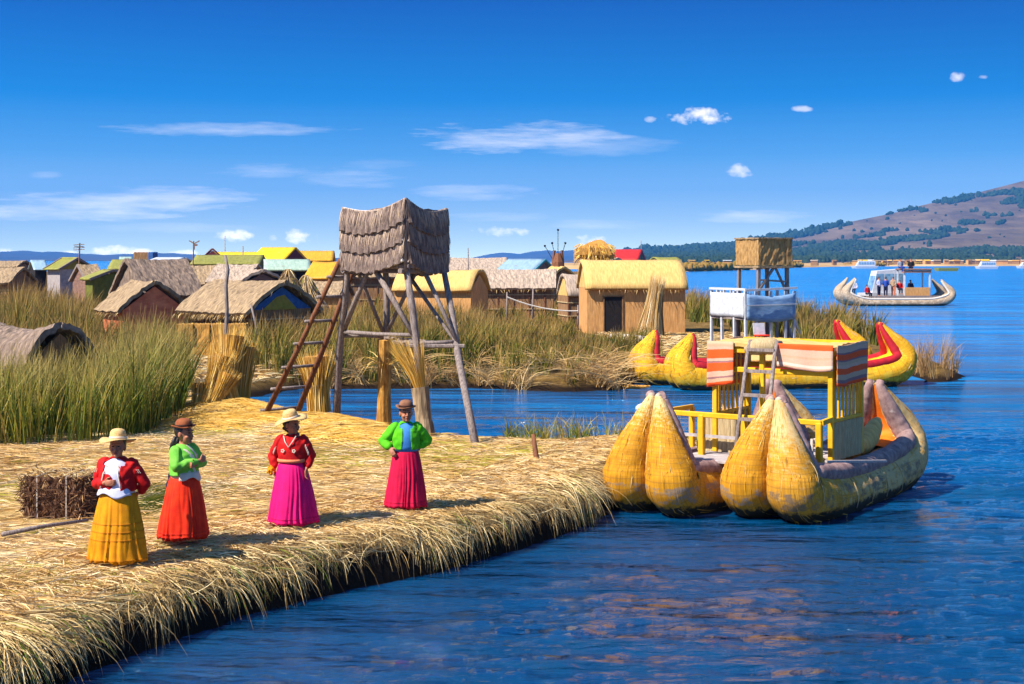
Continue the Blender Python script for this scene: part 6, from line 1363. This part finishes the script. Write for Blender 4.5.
vn = nt.nodes.new('ShaderNodeVectorMath'); vn.operation = 'NORMALIZE'; nt.links.new(cb.outputs[0], vn.inputs[0])
sky = nt.nodes.new('ShaderNodeTexSky'); sky.sky_type = 'NISHITA'; sky.sun_disc = False; sky.sun_elevation = el; sky.sun_rotation = az; sky.altitude = 3800; sky.air_density = 1.0; sky.dust_density = .3; sky.ozone_density = 2.5
nt.links.new(vn.outputs[0], sky.inputs[0])
hs = nt.nodes.new('ShaderNodeHueSaturation'); hs.inputs['Saturation'].default_value = 1.0; hs.inputs['Value'].default_value = 1.0; nt.links.new(sky.outputs[0], hs.inputs['Color'])
SKYT = nt.nodes.new('ShaderNodeMix'); SKYT.data_type = 'RGBA'; SKYT.blend_type = 'MULTIPLY'; SKYT.inputs[0].default_value = 1; nt.links.new(hs.outputs[0], SKYT.inputs[6]); 
tint = nt.nodes.new('ShaderNodeValToRGB'); els = tint.color_ramp.elements
st = [(0.0, (4.7, 3.15, 1.15)), (.0143, (4.4, 2.95, 1.15)), (.043, (3.2, 2.45, 1.2)), (.075, (1.0, 1.5, 1.25)), (.1136, (0, .88, 1.25)), (.183, (0, .27, .93)), (.27, (.15, .75, 1.6)), (.5, (.8, 1.3, 1.6))]  # top stops sit out of view, brightened for fill light and water glints
while len(els) < len(st): els.new(.5)
for e, (p_, c_) in zip(els, st): e.position = p_; e.color = tuple(k / 6.5 for k in c_) + (1,)
nt.links.new(sp.outputs[2], tint.inputs[0]); tm = nt.nodes.new('ShaderNodeVectorMath'); tm.operation = 'SCALE'; nt.links.new(tint.outputs[0], tm.inputs[0]); tm.inputs['Scale'].default_value = 6.5; nt.links.new(tm.outputs[0], SKYT.inputs[7])
col = SKYT.outputs[2]
# clouds by direction: u = x/y, v = z/y
uu = mth('DIVIDE', sp.outputs[0], mth('MAXIMUM', sp.outputs[1], .05)); vv = mth('DIVIDE', sp.outputs[2], mth('MAXIMUM', sp.outputs[1], .05))
def cnoise(su, sv, scale, seed, det=6, rough=.62):
    cc = nt.nodes.new('ShaderNodeCombineXYZ'); nt.links.new(mth('MULTIPLY', uu, su), cc.inputs[0]); nt.links.new(mth('MULTIPLY', vv, sv), cc.inputs[1]); cc.inputs[2].default_value = seed
    n = nt.nodes.new('ShaderNodeTexNoise'); n.inputs['Scale'].default_value = scale; n.inputs['Detail'].default_value = det; n.inputs['Roughness'].default_value = rough; nt.links.new(cc.outputs[0], n.inputs['Vector']); return n.outputs['Fac']
nw = cnoise(9, 60, 1.0, 3.3); npf = cnoise(60, 90, 1.0, 7.7)
wisps = [(125, 203, 150, 15, 1.0), (20, 210, 120, 9, .8), (225, 129, 110, 7, .5), (520, 136, 100, 15, .8), (600, 146, 70, 10, .3), (480, 193, 65, 9, .6), (275, 170, 65, 9, .55), (345, 177, 60, 12, .5), (760, 217, 65, 7, .7), (500, 216, 60, 5, .3), (610, 224, 60, 6, .4), (380, 164, 40, 6, .2), (45, 175, 16, 4, .3), (180, 228, 80, 5, .3)]
puffs = [(694, 116, 32, 8.5, .95), (740, 172, 16, 7, .9), (803, 109, 12, 3, .5), (958, 76, 9, 5, .6), (983, 77, 5, 2, .3), (233, 236, 19, 8.5, 1), (300, 236, 16, 7, 1), (503, 231, 26, 5.5, .85), (590, 241, 16, 6, .9), (113, 251, 22, 6, 1), (140, 254, 30, 5, .9), (5, 252, 14, 5, .9), (70, 255, 10, 4, .9), (180, 254, 18, 4, .8), (273, 238, 5, 4, .5), (650, 119, 6, 3, .4), (215, 257, 12, 4, .8)]
def blobs(lst, nz, k, soft):
    acc = None
    for (px, py, a, b_, s) in lst:
        du = mth('MULTIPLY', mth('SUBTRACT', uu, (px - 512) / F), F / a); dv = mth('MULTIPLY', mth('SUBTRACT', vv, (HOR - py) / F), F / b_)
        d = mth('SUBTRACT', 1.0, mth('ADD', mth('MULTIPLY', du, du), mth('MULTIPLY', dv, dv))); d = mth('ADD', d, mth('MULTIPLY', mth('SUBTRACT', nz, .5), k)); d = mth('MULTIPLY', mth('MULTIPLY', d, soft, clamp=True), s)
        acc = d if acc is None else mth('MAXIMUM', acc, d)
    return acc
nw = mth('ADD', mth('MULTIPLY', nw, .6), mth('MULTIPLY', cnoise(30, 260, 1.0, 9.1, 7, .7), .4)); cw = blobs(wisps, nw, 6.5, .45); cp = blobs(puffs, npf, 5.0, .85); front = mth('GREATER_THAN', sp.outputs[1], .3)
cf = mth('MULTIPLY', mth('MAXIMUM', cw, cp), front)
mx = nt.nodes.new('ShaderNodeMix'); mx.data_type = 'RGBA'; nt.links.new(cf, mx.inputs[0]); nt.links.new(col, mx.inputs[6]); cm = nt.nodes.new('ShaderNodeMapRange'); nt.links.new(vv, cm.inputs[0]); cm.inputs[1].default_value = 0; cm.inputs[2].default_value = .07; cm.inputs[3].default_value = 2.3; cm.inputs[4].default_value = 1.0; cv_ = nt.nodes.new('ShaderNodeVectorMath'); cv_.operation = 'SCALE'; cv_.inputs[0].default_value = (10, 8.8, 7.0); nt.links.new(cm.outputs[0], cv_.inputs['Scale']); nt.links.new(cv_.outputs[0], mx.inputs[7])
nt.links.new(mx.outputs[2], bg.inputs[0])
sl_ = bpy.data.lights.new('sun', 'SUN'); sl_.energy = 4.6; sl_.angle = math.radians(.5); sl_.color = (1, .93, .82); so = link(bpy.data.objects.new('sun', sl_)); so.rotation_euler = (-SUN).to_track_quat('-Z', 'Y').to_euler()
cam = bpy.data.cameras.new('camera'); co_ = link(bpy.data.objects.new('camera', cam)); co_.location = (0, 0, CAMZ); co_.rotation_euler = (PI / 2, 0, 0); cam.sensor_width = 36; cam.lens = F * 36 / 1024; cam.shift_y = (HOR - 342) / 1024
cam.clip_start = .3; cam.clip_end = 30000; sc.camera = co_
sc.view_settings.view_transform = 'Standard'; sc.view_settings.look = 'None'; sc.view_settings.exposure = 1.15; sc.view_settings.gamma = 1
sc.cycles.max_bounces = 6; sc.cycles.diffuse_bounces = 2; sc.cycles.glossy_bounces = 3; sc.cycles.volume_bounces = 0; sc.cycles.use_denoising = True
